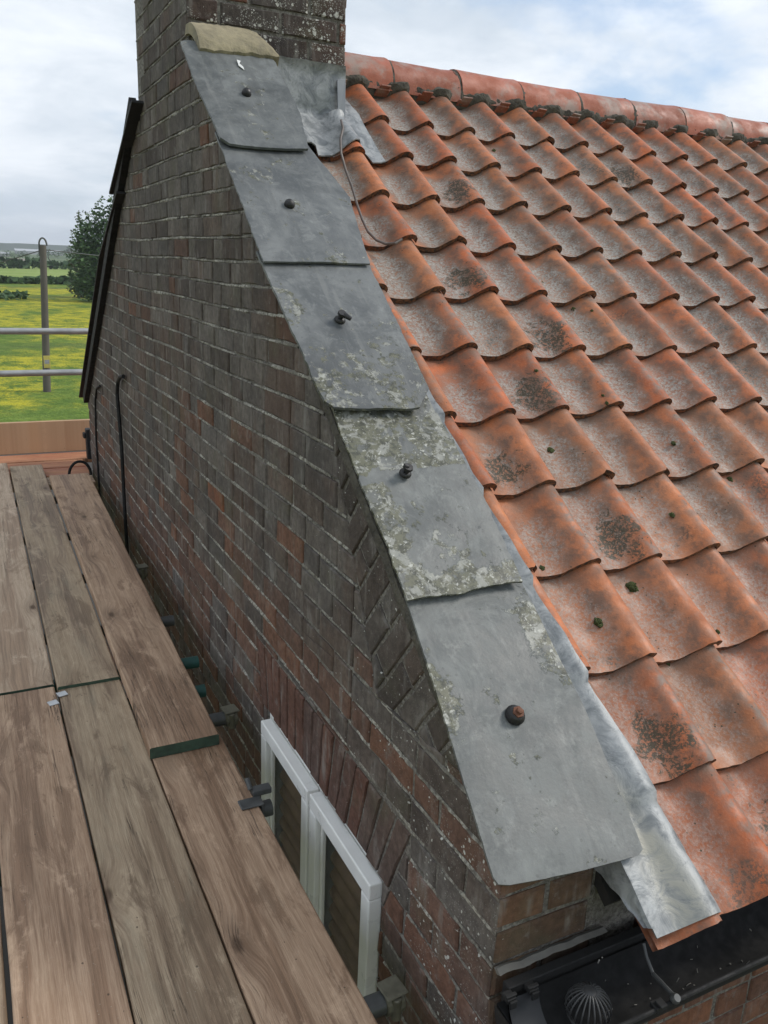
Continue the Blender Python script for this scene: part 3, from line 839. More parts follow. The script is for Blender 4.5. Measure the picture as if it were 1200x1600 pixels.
slate('coping_slate', [(777, 1383), (769, 1372), (639, 945), (636, 930), (812, 905), (912, 1110), (1004, 1328), (998, 1337), (905, 1362), (795, 1384)], .0, .004,
      lambda u, t: .95*bell(u, .03, .2)*bell(t, .40, .13)*1.35+1.25*bell(u, .98, .17)*bell(t, .28, .17)+.30*bell(t, .02, .05)+.5*bell(u, .42, .06)*bell(t, .42, .03)+.25*bell(u, 0, .03),
      (1.08, 1.10, 1.08), 'large clean grey slate at the foot with lichen patches at both edges', hidden=.03, ragged=.001)
ONE = lambda u, t: 1.
slate('coping_slate', [(635, 941), (625, 912), (600, 850), (586, 812), (566, 765), (522, 650), (530, 632), (668, 622), (740, 754), (815, 912), (760, 918), (715, 930), (690, 931)], .013, .008,
      lambda u, t: (.98 if t < .44+.03*mn.noise(Vector((u*9, 0, 0))) else 0)+.12*mn.noise(Vector((u*5, t*5, 0)))-.7*bell(u, .52, .06)*(t < .4)+.95*bell(t, 1.02, .13)+.95*bell(u, .04, .13)*(.5 < t)+(.10 if t > .44 else 0)+.6*bell(u, .60, .05)*bell(t, .9, .05),
      (1.08, 1.10, 1.08), 'slate almost covered by green and white lichen above, bare below', hidden=.05, ragged=.004, tone=lambda u, t: 1. if t > .45 else .85)
slate('coping_slate', [(520, 640), (505, 630), (495, 612), (408, 412), (576, 413), (668, 612), (655, 640), (640, 642), (560, 643)], .030, .010,
      lambda u, t: .50*bell(t, .88, .15)*(1-.4*u)+.45*bell(u, .10, .08)*bell(t, .38, .15)+.12, (.88, .90, .92), 'slate with clipped lower corners and dark bent bolt', thick=.008, hidden=.05, ragged=.003, tone=lambda u, t: 1.08-.2*bell(t, .85, .2))
slate('coping_slate', [(411, 411), (374, 312), (342, 222), (350, 205), (478, 230), (545, 312), (577, 414), (500, 412)], .039, .006,
      lambda u, t: .10+.45*bell(u, .65, .12)*bell(t, .93, .10), (.98, 1.0, 1.02), 'plain grey slate with domed bolt', hidden=.05, tone=lambda u, t: .93 if t < .5 else 1.06)
slate('coping_slate', [(344, 219), (306, 134), (282, 64), (292, 62), (410, 76), (431, 98), (446, 134), (468, 180), (481, 236), (440, 235), (382, 231), (358, 228)], .052, .007,
      lambda u, t: .10, (.96, .99, 1.0), 'topmost slate against the chimney, its lower left corner rounded', thick=.008, tone=lambda u, t: 1.10 if t < .45 else .93)
# white bird-lime splash on the top slate
M_LIME = simple('bird_lime', (.7, .71, .69), .8, var=.15)
mb = MB(); vs = [at(x, y, SN, SC+.061) for x, y in [(370, 93), (376, 95), (374, 99), (380, 104), (382, 109), (378, 106), (373, 102)]]; n = len(vs); vs += [v-SN*.0015 for v in vs]
mb.add(vs, [tuple(range(n)), tuple(range(2*n-1, n-1, -1))]+[(i, n+i, n+(i+1) % n, (i+1) % n) for i in range(n)]); mb.build('bird_dropping', M_LIME, house)

# ---- bolts in the slates
def bolt(x, y, lift, kind):
    p = at(x, y, SN, SC+lift)
    mb = MB()
    if kind == 'dome':
        mb.lathe([(.0155, -.001), (.016, .004), (.0135, .012), (.008, .017), (.002, .019)], p, SN, 18)
        mb.build('bolt_cap', M_RUBBER, house, smooth=True, angle=50)
    elif kind == 'rust':
        mb.lathe([(.021, -.001), (.0215, .004), (.017, .012), (.013, .016)], p, SN, 20); o = mb.build('bolt_cap', M_RUBBER, house, smooth=True, angle=50)
        o['label'] = 'black cap with rusty nut'
        m2 = MB(); m2.lathe([(.0125, .014), (.0125, .020), (.007, .020), (.0065, .027), (.003, .028)], p, SN, 6); m2.build('rusty_nut', M_RUST, o)
    else:
        q = p+SN*.0; a = Vector((.5, -.3, -.4)).normalized() if kind == 'bentr' else Vector((-.35, .2, .1))
        mb.lathe([(.015, -.001), (.015, .003), (.010, .008)], p, SN, 16)
        mb.tube([q, q+SN*.016, q+SN*.024+a*.010, q+SN*.026+a*.028], [.0075, .0072, .0075, .0055], 10)
        mb.tube([q+SN*.020, q+SN*.026], [.0125, .011], 8)
        mb.build('bent_bolt', M_RUBBER, house, smooth=True, angle=50)
bolt(385, 147, .060, 'dome'); bolt(452, 321, .046, 'dome'); bolt(531, 500, .041, 'bentr'); bolt(633, 740, .028, 'bentl'); bolt(804, 1118, .009, 'rust')

# ---- buff mortar flaunching at the head of the slates
mb = MB(); P = []
for i in range(24):
    t = i/23; x = .792+.285*t; r_ = []
    for j in range(10):
        q = j/9; an = q*pi*.5
        rad = .105*sqrt(max(.05, 1-max(0, (t-.62)/.38)**2*.92)); nn = .007*mn.noise(Vector((x*22, q*4, 0)))+.004*mn.noise(Vector((x*60, q*9, 2)))
        base = at(300+110*t, 68+11*t, SN, SC+.062)
        y = base.y+.0; z = base.z
        r_.append(Vector((x, y-.020+(CY0-.002-y+.020)*(1-cos(an))**.8+nn, z-.014+rad*1.05*sin(an)+nn)))
    P.append(r_)
mb.grid(P, 24, 10, thick=(0, .02, -.03)); mb.build('flaunching', M_FLAUNCH, house, smooth=True, angle=60)

# ---- far verge: slates overhanging the gable, underside shade painted in as near-black
def far_verge():
    L = [((205, 155), (170, 300), .745, .055), ((181, 298), (154, 400), .752, .03), ((154, 400), (137, 520), .752, .022), ((137, 520), (123, 619), .75, .014)]
    for (a, b, x, lf) in L:
        A = at(*a, (1, 0, 0), x); B = at(*b, (1, 0, 0), x); d = (B-A).normalized(); n = Vector((0, -d.z, d.y))
        if n.z < 0: n = -n
        n = Vector((0, abs(n.y), abs(n.z)))
        mb = MB(); A2 = A-d*.0; e = .014
        vs = []
        for (q, dd) in ((A2, 0), (B, 0)):
            for xx in (x, 1.06):
                for k in (0, -e): vs.append(Vector((xx, q.y, q.z))+n*k)
        mb.add(vs, [(0, 2, 3, 1), (4, 5, 7, 6), (0, 1, 5, 4), (2, 6, 7, 3), (0, 4, 6, 2), (1, 3, 7, 5)])
        o = mb.build('verge_slate', M_DARKSLATE, house, bevel=.002)
    # black barge board on the face of the wall below them
    A = at(212, 158, (1, 0, 0), .79); B = at(136, 621, (1, 0, 0), .79)
    mb = MB(); d = (B-A).normalized(); n = Vector((0, -d.z, d.y)); n = n if n.z < 0 else -n
    vs = []
    for q in (A, B):
        for xx in (.762, .794):
            for k in (-.02, .045): vs.append(Vector((xx, q.y, q.z))+n*k)
    mb.add(vs, [(0, 1, 3, 2), (4, 6, 7, 5), (0, 4, 5, 1), (2, 3, 7, 6), (0, 2, 6, 4), (1, 5, 7, 3)])
    mb.build('barge_board', M_BLACK, house, bevel=.002)
far_verge()

# ------------------------------------------------------------------ lead flashing along the verge
def lead():
    mb = MB(); edge = [(690, 640), (740, 735), (775, 800), (830, 900), (850, 935), (915, 1045), (935, 1085), (1020, 1220), (1075, 1300), (1130, 1385)]
    E_ = [];
    for q in edge:
        d = ray(*q); c = (O3.dot(RN)+.004)/d.dot(RN); p = d*c; E_.append(((p-O3).dot(RS), p.x))
    E_ = [(0.6, 1.135), (1.4, 1.14)]+E_
    def xe(s):
        for (a, b), (c, d) in zip(E_, E_[1:]):
            if a <= s <= c: return b+(d-b)*(s-a)/(c-a)
        return E_[-1][1] if s > E_[-1][0] else E_[0][1]
    n = 150; P = []; S0, S1 = .62, 3.165; cols = []
    for i in range(n):
        t = i/(n-1); s = S0+(S1-S0)*t; ph = (s/GA) % 1.
        nosebulge = .006*exp(-((ph-.02)/.12)**2)+.006*exp(-((ph-1.02)/.12)**2)
        x1 = xe(s)-.010+.003*sin(s*23)+.004*mn.noise(Vector((s*9, 0, 0)))+nosebulge
        # point on parapet plane above this s
        yb = rp(0, s, 0).y; hp = (Vector((0, yb, zpar(yb)))-O3).dot(RN)-.016
        free = max(0, min(1, (s-3.0)/.10))
        r_ = []; m_ = 13
        for j in range(m_):
            q = j/(m_-1); x = 1.035+(x1-1.035)*q
            hcrest = max(tile_h(x, s+dd) for dd in (-.02, -.01, 0, .01, .02))+.009
            over = max(0, (x-1.11)/.07); hh = hcrest if q > .5 else hcrest
            hb = max(max(hp, -.012)*(1-q)**1.3+(hcrest if q > .6 else max(hcrest, -.02))*(1-(1-q)**1.3), hcrest)
            hb += .0022*mn.noise(Vector((x*30, s*14, 1)))+.004*mn.noise(Vector((x*9, s*5, 4)))+.0015*sin(s*47)*q
            if free > 0: hb = max(hb, hcrest)
            if q == 1: hb -= .001
            r_.append(rp(x, s, hb)); cols.append(exp(-((q-.45)/.25)**2)*max(0, min(1, (s-2.75)/.25)))
        P.append(r_)
    mb.grid(P, n, 13, thick=-RN*.003)
    mb.c = [(1, 1, 1, c) for c in cols]*2
    # upstand folded down against the parapet end
    P2 = []
    for i in range(20):
        s = 2.70+(3.15-2.70)*i/19; yb = rp(0, s, 0).y; base = P[min(n-1, int((s-S0)/(S1-S0)*(n-1)))][0]
        P2.append([base+Vector((-.001-.010*(k/5)+.003*mn.noise(Vector((s*12, k, 0))), .012*k/5, -.028*k*max(0, min(1, (3.15-s)/.28))-.001*k)) for k in range(6)])
    mb.grid(P2, 20, 6, thick=(.003, 0, 0))
    return mb
l_ = lead(); l_.c = l_.c+[(1, 1, 1, .15)]*(len(l_.v)-len(l_.c))
l_.build('lead_flashing', M_LEAD, house, smooth=True, angle=60)['label'] = 'crumpled grey lead running down beside the slates to the eave'
# ---- lead apron at the chimney foot
mb = MB(); P = []
for i in range(26):
    x = .99+(1.475-.99)*i/25; r_ = []
    for j in range(16):
        q = j/15
        if q < .35:
            k = q/.35; A = rp(x, .27, max(tile_h(x, .27)+.008, -.02)) if x < CX1+.02 else rp(x, .20, max(tile_h(x, .20)+.008, -.02))
            T = Vector((x, CY0-.008, rp(x, .165, 0).z+.105)) if x < CX1+.02 else rp(x, .05, tile_h(x, .05)+.010)
            m_ = Vector((x, CY0-.014, A.z+.035)) if x < CX1+.02 else (A+T)/2
            r_.append((T*(1-k)**2+m_*2*k*(1-k)+A*k*k)+RN*.003*mn.noise(Vector((x*20, q*9, 0))))
        else:
            k = (q-.35)/.65; s1 = .50+.05*sin((x-.99)*9)+(.09 if x > 1.40 else 0); sb = .27 if x < CX1+.02 else .20; s = sb+(s1-sb)*k
            h = max(max(tile_h(x, s+dd) for dd in (-.03, -.015, 0, .015, .03))+.013, -.028+.01*(1-k))+.004*mn.noise(Vector((x*12, s*9, 2)))
            r_.append(rp(x, s, h))
    P.append(r_)
mb.grid(P, 26, 16, thick=(0, .002, -.004)); mb.c = [(1, 1, 1, .25 if (i % 16) > 6 and i < 16*14 else 0.) for i in range(26*16)]*2
mb.build('chimney_lead', M_LEAD, house, smooth=True, angle=60)
# small cut-off lead strip standing at the chimney corner
mb = MB(); a = at(527, 124, (0, 1, 0), CY0-.022); b = at(540, 124, (0, 1, 0), CY0-.022); c = at(540, 186, (0, 1, 0), CY0-.05); d = at(528, 192, (0, 1, 0), CY0-.05)
vs = [a, b, c, d]; vs += [v+Vector((0, .006, 0)) for v in vs]; mb.add(vs, [(3, 2, 1, 0), (4, 5, 6, 7), (0, 1, 5, 4), (1, 2, 6, 5), (2, 3, 7, 6), (3, 0, 4, 7)])
mb.build('cover_strip', M_STRAP, house, bevel=.0015)

# ------------------------------------------------------------------ cable hanging over the tiles
px = [(533, 188), (536, 200), (532, 218), (533, 240), (540, 265), (550, 292), (558, 320), (566, 343), (575, 362), (588, 375), (603, 381), (618, 380), (628, 374)]
pts = []
for k, (x, y) in enumerate(px):
    d = ray(x, y); h = 0.
    for _ in range(6): q = d*((O3.dot(RN)+h)/d.dot(RN)); h = tile_h(q.x, (q-O3).dot(RS))+.007
    h = max(h, -.012)+(.020 if (q-O3).dot(RS) < .58 else 0); pts.append(d*((O3.dot(RN)+h)/d.dot(RN)))
mb = MB(); fine = []
for i in range(len(pts)-1):
    for t in (0, .5): fine.append(pts[i].lerp(pts[i+1], t))
fine.append(pts[-1]); mb.tube(fine, .0045, 8)
tag(mb.build('loose_cable', M_CABLE, loc=pts[0], smooth=True), 'thin brown cable curling over the pantiles below the chimney', 'cable')

# ------------------------------------------------------------------ moss clumps on the tiles
def moss(x, y, r_, label):
    d = ray(x, y); p = d*((O3.dot(RN)-.03)/d.dot(RN)); mb = MB(); n = 12
    for _ in range(5): p = d*((O3.dot(RN)+tile_h(p.x, (p-O3).dot(RS)))/d.dot(RN))
    vs = []; m_ = 6
    for a in range(m_):
        ph = pi*.55*a/(m_-1)
        for b in range(n):
            th_ = 2*pi*b/n; rr = r_*(1+.55*mn.noise(Vector((a*1.3+x, b*1.1, y)))+.25*mn.noise(Vector((a*3.3+x, b*3.1, y)))); v = RX*cos(th_)*sin(ph)+RS*sin(th_)*sin(ph)*1.1+RN*cos(ph)*.75
            vs.append(v*rr)
    fs = [(i*n+j, (i+1)*n+j, (i+1)*n+(j+1) % n, i*n+(j+1) % n) for i in range(m_-1) for j in range(n)]
    mb.add(vs, fs); o = mb.build('moss_clump', M_MOSS, smooth=True, angle=0); o.location = p
    tag(o, label, 'moss', 'moss clumps growing on the pantiles')
ML = [(860, 705, .0125, 'round green moss clump on a middle pantile right of the lichened slate'),
      (897, 485, .012, 'green moss clump beside the sooty pantile high on the roof'),
      (988, 919, .017, 'wide ragged moss clump in a trough near the lowest slate'),
      (935, 973, .012, 'round moss clump in the trough right of the lead edge'),
      (1140, 750, .011, 'bright green moss clump at the right edge of the photo'),
      (846, 889, .009, 'dark moss clump tucked against the lead flashing'),
      (1050, 805, .008, 'small moss clump on a lower right tile crest'),
      (1052, 693, .008, 'small dark moss clump above the bright green one'),
      (948, 630, .006, 'tiny dark moss clump above a tile nose, left of its pair'),
      (942, 618, .005, 'tiniest moss clump beside another in mid roof'),
      (925, 486, .006, 'little brown moss clump right of the green one high up'),
      (772, 236, .009, 'moss clump on an upper tile near the ridge'),
      (847, 442, .006, 'tiny moss dot on an upper middle tile'),
      (838, 580, .007, 'dark moss dot on the blackened tile row'),
      (1012, 655, .006, 'moss dot in a trough left of the right edge'),
      (1121, 988, .007, 'small moss clump on a low right pantile'),
      (1042, 1036, .009, 'scruffy moss clump at the head of a low tile')]
for a in ML: moss(*a)

# ------------------------------------------------------------------ window in the gable
def window():
    win = empty('window', (0, 0, 0)); win.parent = house; win.location = Vector((WX, W1Y0, WBOT))-house.location
    wl = Vector((WX, W1Y0, WBOT))
    def part(mb, name, mat, **k):
        o = mb.build(name, mat, **k); o.parent = win; o.matrix_parent_inverse = Matrix.Translation(wl).inverted(); return o
    def framebox(mb, y0, y1, z0, z1, wd, x0, x1, fh=None):
        fh = fh or wd
        mb.box((x0, y0, z0), (x1, y0+wd, z1-fh-.0006)); mb.box((x0, y1-wd, z0), (x1, y1, z1-fh-.0006))
        mb.box((x0-.0005, y0-.0005, z1-fh), (x1, y1+.0005, z1)); mb.box((x0, y0+wd+.0005, z0), (x1, y1-wd-.0005, z0+fh))
    g0 = MB(); framebox(g0, W1Y0+.006, W1Y1-.004, WBOT+.01, WTOP-.006, .038, WX+.006, WX+.066)
    part(g0, 'outer_frame', M_UPVC, bevel=.003)
    ymid = 1.882
    for (a, b, dz) in ((W1Y0+.006, ymid, 0.), (ymid+.018, W1Y1-.03, -.004)):
        s_ = MB(); framebox(s_, a, b, WBOT+.05, WTOP-.012+dz, .047, WX-.034, WX+.004)
        o = part(s_, 'sash', M_UPVC, bevel=.004, seg=2)
        # stepped glazing bead
        s2 = MB(); framebox(s2, a+.054, b-.054, WBOT+.106, WTOP-.068+dz, .014, WX-.020, WX-.006)
        o2 = part(s2, 'glazing_bead', M_UPVC, bevel=.003)
        gl = MB(); gl.box((WX-.005, a+.054, WBOT+.106), (WX-.001, b-.054, WTOP-.066+dz)); part(gl, 'glass', M_GLASS)
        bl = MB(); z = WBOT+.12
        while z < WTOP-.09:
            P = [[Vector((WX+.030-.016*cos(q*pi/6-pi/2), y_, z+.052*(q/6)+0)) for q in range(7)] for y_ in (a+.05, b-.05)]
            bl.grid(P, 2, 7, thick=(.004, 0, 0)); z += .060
        part(bl, 'board_reflection_slats', M_REFLBAND, smooth=True)  # curved brown strips stand in for scaffold boards reflected in the panes
    mid = MB(); mid.box((WX+.004, ymid+.002, WBOT+.05), (WX+.06, ymid+.018, WTOP-.046)); part(mid, 'mullion', M_UPVC, bevel=.002)
    bk = MB(); bk.box((WX+.22, W1Y0, WBOT), (WX+.225, W1Y1, WTOP)); part(bk, 'dark_room', M_INT)
    rv = MB(); rv.box((WX+.005, W1Y0-.001, WBOT-.03), (WX+.2, W1Y1, WBOT)); part(rv, 'sill', M_UPVC)
    win['label'] = 'white plastic casement window under a red brick arch'
window()

# ------------------------------------------------------------------ gutter
def gutter():
    gy, gz, r_ = .902, -1.302, .066; x0, x1 = .775, 8.6
    gt = MB(); n = 14; P = []
    for x in (x0, x1): P.append([Vector((x, gy-cos(pi*j/(n-1))*r_, gz-sin(pi*j/(n-1))*r_*1.05)) for j in range(n)])
    gt.grid(P, 2, n, thick=(0, 0, -.003))
    gt.tube([(x0, gy-r_-.002, gz), (x1, gy-r_-.002, gz)], .005, 8)
    vs = [Vector((x0, gy-cos(pi*j/(n-1))*r_, gz-sin(pi*j/(n-1))*r_*1.05)) for j in range(n)]
    vs += [v+Vector((-.004, 0, 0)) for v in vs]; gt.add(vs, [tuple(range(n)), tuple(range(2*n-1, n-1, -1))])
    go = gt.build('gutter', M_BLACK, house, smooth=True, angle=40)
    def sub(mb, name, mat, **k): return mb.build(name, mat, house, **k)
    # fascia and black soffit box
    f = MB(); f.box((WX+.006, .975, -1.50), (8.6, .996, -1.288)); f.box((WX+.24, .9965, -1.47), (8.6, YF-.006, -1.455)); sub(f, 'fascia_board', M_BLACK, bevel=.002)
    # union bracket with clips
    u = MB(); P = []
    for x in (.800, .868): P.append([Vector((x, gy-cos(pi*j/(n-1))*(r_-.005), gz-.001-sin(pi*j/(n-1))*(r_-.005))) for j in range(n)])
    u.grid(P, 2, n, thick=(0, 0, .003)); uo = sub(u, 'gutter_union', M_UNION, smooth=True)
    for x in (.800, .850):
        c = MB(); c.box((x-.010, gy+r_-.014, gz+.002), (x+.010, gy+r_+.008, gz+.012)); c.box((x-.008, gy+r_-.020, gz-.006), (x+.008, gy+r_-.015, gz+.011)); c.box((x-.012, gy+r_-.012, gz+.0125), (x+.012, gy+r_-.004, gz+.018))
        sub(c, 'gutter_clip', M_BLACK, bevel=.0015)
    # bracket strap from the fascia down to the front lip
    b = MB(); b.tube([(1.108, .945, -1.275), (1.104, .930, -1.292), (1.098, .902, -1.307)], .0035, 8)
    b.tube([(1.098, .902, -1.307), (1.088, .85, -1.296), (1.083, .832, -1.290)], .0045, 8)
    b.lathe([(.009, -.006), (.010, 0), (.007, .006)], (1.082, .830, -1.290), (0, -.6, .8), 10)
    sub(b, 'gutter_bracket', M_OLDTUBE, smooth=True, angle=40)
    c = MB(); c.box((1.035, gy-r_-.008, gz-.004), (1.062, gy-r_+.012, gz+.008)); c.box((1.040, gy-r_-.012, gz+.009), (1.056, gy-r_+.006, gz+.014)); sub(c, 'gutter_clip', M_BLACK, bevel=.0015)
    # debris and drips caught behind the tiles
    d = MB()
    for k in range(150):
        x = 1.0+R(0, 1)**1.3*1.6; y = .974-R(0, .012); z = R(-1.40, -1.25)
        if R(0, 1) < .55: y = gy+R(-.05, .05); z = gz-.002-sqrt(max(0, .0625**2-(y-gy)**2))+.002
        p = Vector((x, y, z)); a = Vector((R(-1, 1), R(-.3, .3), R(-1, 1))).normalized()*R(.002, .011); d.tube([p, p+a], R(.0006, .0018), 4)
    tag(sub(d, 'gutter_debris', M_DEBRIS), kind='stuff')
    # balloon leaf guard standing in the outlet
    lg = MB(); c0 = Vector((.938, gy, gz-.030))
    nb = 22
    for k in range(nb):
        a = 2*pi*k/nb; e = Vector((cos(a), sin(a), 0)); pts = []
        for q in range(9):
            t = q/8; rr = .012+.031*sin(min(t*1.25, 1)*pi/2) if t < .8 else .043-.012*(t-.8)/.2
            pts.append(c0+e*rr+Vector((0, 0, .052-.058*t**1.5)))
        lg.tube(pts, .0017, 5)
    lg.lathe([(.002, .054), (.010, .053), (.016, .050), (.017, .046), (.008, .046)], c0, (0, 0, 1), 18)
    for rr, z in ((.036, -.003),): lg.tube([c0+Vector((cos(t*pi/12)*rr, sin(t*pi/12)*rr, z)) for t in range(25)], .003, 6)
    sub(lg, 'leaf_guard', M_GUARD, smooth=True)
M_UNION = simple('wet_grey_plastic', (.05, .052, .055), .5, 0, var=.5, scale=18, bump=.15)
M_GUARD = simple('grey_guard', (.05, .05, .05), .5, var=.3)
M_DEBRIS = simple('pale_debris', (.30, .29, .26), .8, var=.5, scale=90)
gutter()
# white mortar smear where the parapet meets the gutter
mb = MB(); P = []
for i in range(20):
    t = i/19; p = Vector((.800+.26*t, YF-.012, -1.270+.006*mn.noise(Vector((t*7, 0, 0))))); wd = .006*(1-.6*t)
    P.append([p+Vector((0, -.012*j/3, -wd*j/3+.002*mn.noise(Vector((t*20, j, 0))))) for j in range(4)])
mb.grid(P, 20, 4, thick=(0, .01, -.006)); mb.build('mortar_smear', simple('pale_smear', (.15, .145, .13), .9, scale=60), house, smooth=True)

# ------------------------------------------------------------------ cables fixed to the wall
def wallcable(px, x, r_, label, mat):
    pts = [at(a, b, (1, 0, 0), x) for a, b in px]; fine = []
    for i in range(len(pts)-1):
        for t in (0, .33, .66): fine.append(pts[i].lerp(pts[i+1], t))
    fine.append(pts[-1]); mb = MB(); mb.tube(fine, r_, 8); tag(mb.build('wall_cable', mat, loc=pts[-1], smooth=True), label, 'cable')
wallcable([(193, 588), (188, 589), (184, 597), (183, 615), (186, 650), (190, 700), (193, 760), (196, 815), (198, 850), (200, 890)], .775, .0105, 'thick black cable with a hooked top running down the gable wall', M_BLACK)
wallcable([(156, 603), (151, 607), (149, 625), (150, 680), (153, 730), (157, 790), (160, 850)], .785, .007, 'thinner dark cable near the far corner of the gable wall', M_BLACK)
mb = MB(); pts = []
for i in range(15):
    a = pi*i/14; c = at(125+17*-cos(a), 742-21*sin(a), (0, 1, 0), 6.05); pts.append(c)
mb.tube(pts, .010, 8); tag(mb.build('cable_loop', M_BLACK, loc=pts[0], smooth=True), 'arched black cable loop at the far end of the boards', 'cable')
mb = MB(); a = at(134, 680, (0, 1, 0), 6.5); mb.box((a.x-.0, a.y-.04, a.z-.18), (a.x+.035, a.y+.04, a.z+.05)); mb.box((a.x-.02, a.y-.03, a.z-.02), (a.x-.001, a.y+.03, a.z+.02))
mb.build('corner_pipe_box', M_DARKSLATE, house, bevel=.005)

# ------------------------------------------------------------------ scaffold boards
def board(x0a, x1a, y0, x0b, x1b, y1, ztop, mat, label, ends=True, warp=0., t=.038):
    """board from (x0a..x1a, y0) near the camera to (x0b..x1b, y1) far away"""
    mb = MB(); n = 24; top = []; sd_ = random.randint(0, 999)
    rows = []
    for i in range(n+1):
        k = i/n; y = y0+(y1-y0)*k; a = x0a+(x0b-x0a)*k; b = x1a+(x1b-x1a)*k
        a += .0025*mn.noise(Vector((y*4, sd_, 0))); b += .0025*mn.noise(Vector((y*4, sd_, 5)))
        z = ztop+warp*sin(pi*k)+.0015*mn.noise(Vector((y*1.5, sd_, 9)))
        e = .005
        rows.append([(a, y, z-t), (a, y, z-e), (a+.002, y, z-.0015), (a+e, y, z), ((a+b)/2, y, z-.0008), (b-e, y, z), (b-.002, y, z-.0015), (b, y, z-e), (b, y, z-t)])
    m_ = 9; vs = [p for r_ in rows for p in r_]
    fs = [(i*m_+j, i*m_+j+1, (i+1)*m_+j+1, (i+1)*m_+j) for i in range(n) for j in range(m_-1)]
    fs += [(i*m_, (i+1)*m_, (i+1)*m_+m_-1, i*m_+m_-1) for i in range(n)]
    fs = [f[::-1] for f in fs]
    mb.add(vs, fs)
    mb.add(rows[0], [tuple(range(m_))], mi=1); mb.add(rows[-1], [tuple(range(m_-1, -1, -1))], mi=1)
    loc = ((x0a+x1a)/2, (y0+y1)/2, ztop-t)
    o = mb.build('scaffold_board', [mat, M_GREENEND], loc=loc)
    return tag(o, label, 'scaffold board', 'scaffold boards along the gable')
ZT = -1.5
b1 = board(.415, .642, .3, .413, .641, 2.62, ZT, M_WOOD_A, 'brown board nearest the window, running under the raised board end', warp=0)
b2 = board(.193, .409, .3, .193, .409, 2.905, ZT-.002, M_WOOD_B, 'greenish grey board with a long crack, second from the wall in the foreground')
b3 = board(-.030, .187, .3, -.034, .186, 2.89, ZT, M_WOOD_A, 'warm brown board third from the wall in the foreground')
b4 = board(-.262, -.042, .3, -.262, -.042, 2.9, ZT-.003, M_WOOD_B, 'board cut off by the bottom left corner of the photo')
b5 = board(.405, .622, 2.30, .447, .700, 5.84, ZT+.040, M_WOOD_A, 'raised long board beside the gable with a green painted end')
b6 = board(.193, .4055, 2.862, .225, .438, 6.30, ZT+.010, M_WOOD_B, 'middle far board ending with a slightly lifted edge')
b7 = board(-.040, .186, 2.905, -.01, .216, 6.45, ZT+.002, M_WOOD_C, 'worn board with brighter light in its pale colour at the left edge beyond the joint')
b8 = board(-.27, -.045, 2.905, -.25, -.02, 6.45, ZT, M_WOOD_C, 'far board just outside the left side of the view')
for bb, pxs in ((b2, (97, 1084)), (b3, (83, 1098))):
    c = at(*pxs, (0, 0, 1), ZT+.002); mb = MB(); mb.box((c.x-.016, c.y-.016, ZT-.001), (c.x+.016, c.y+.016, ZT+.0025), Matrix.Translation(c)@Matrix.Rotation(.25, 4, 'Z')@Matrix.Translation(-c))
    o = mb.build('end_clip', M_CLIP); o.parent = bb; o.matrix_parent_inverse = Matrix.Translation(bb.location).inverted()
# boards of the return scaffold, lying across the far end
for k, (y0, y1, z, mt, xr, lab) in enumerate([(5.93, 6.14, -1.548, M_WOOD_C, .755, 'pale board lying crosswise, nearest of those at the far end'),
                               (6.16, 6.38, -1.545, M_WOOD_RED, .755, 'reddish crosswise board second from the far boards'),
                               (6.40, 6.62, -1.543, M_WOOD_RED, .755, 'reddish crosswise board third from the near side'),
                               (6.64, 6.875, -1.540, M_WOOD_RED, 2.9, 'wet red crosswise board against the toe board')]):
    mb = MB(); mb.box((-1.4, y0, z-.038), (xr, y1, z)); o = mb.build('scaffold_board', mt, loc=(0, (y0+y1)/2, z-.038), bevel=.004)
    # grain follows the long side: rotate mesh into local y
    me = o.data
    for v in me.vertices: v.co = Vector((v.co.y, -v.co.x, v.co.z))
    o.rotation_euler = (0, 0, pi/2); tag(o, lab, 'scaffold board', 'crosswise boards at the far end')
mb = MB(); mb.box((-1.5, 6.885, -1.535), (3.0, 6.923, -1.288)); o = mb.build('toe_board', M_WOOD_TAN, loc=(0, 6.9, -1.535), bevel=.003)
for v in o.data.vertices: v.co = Vector((v.co.y, -v.co.x, v.co.z))
o.rotation_euler = (0, 0, pi/2); tag(o, 'plain tan toe board standing on edge at the far end of the scaffold', 'toe board')

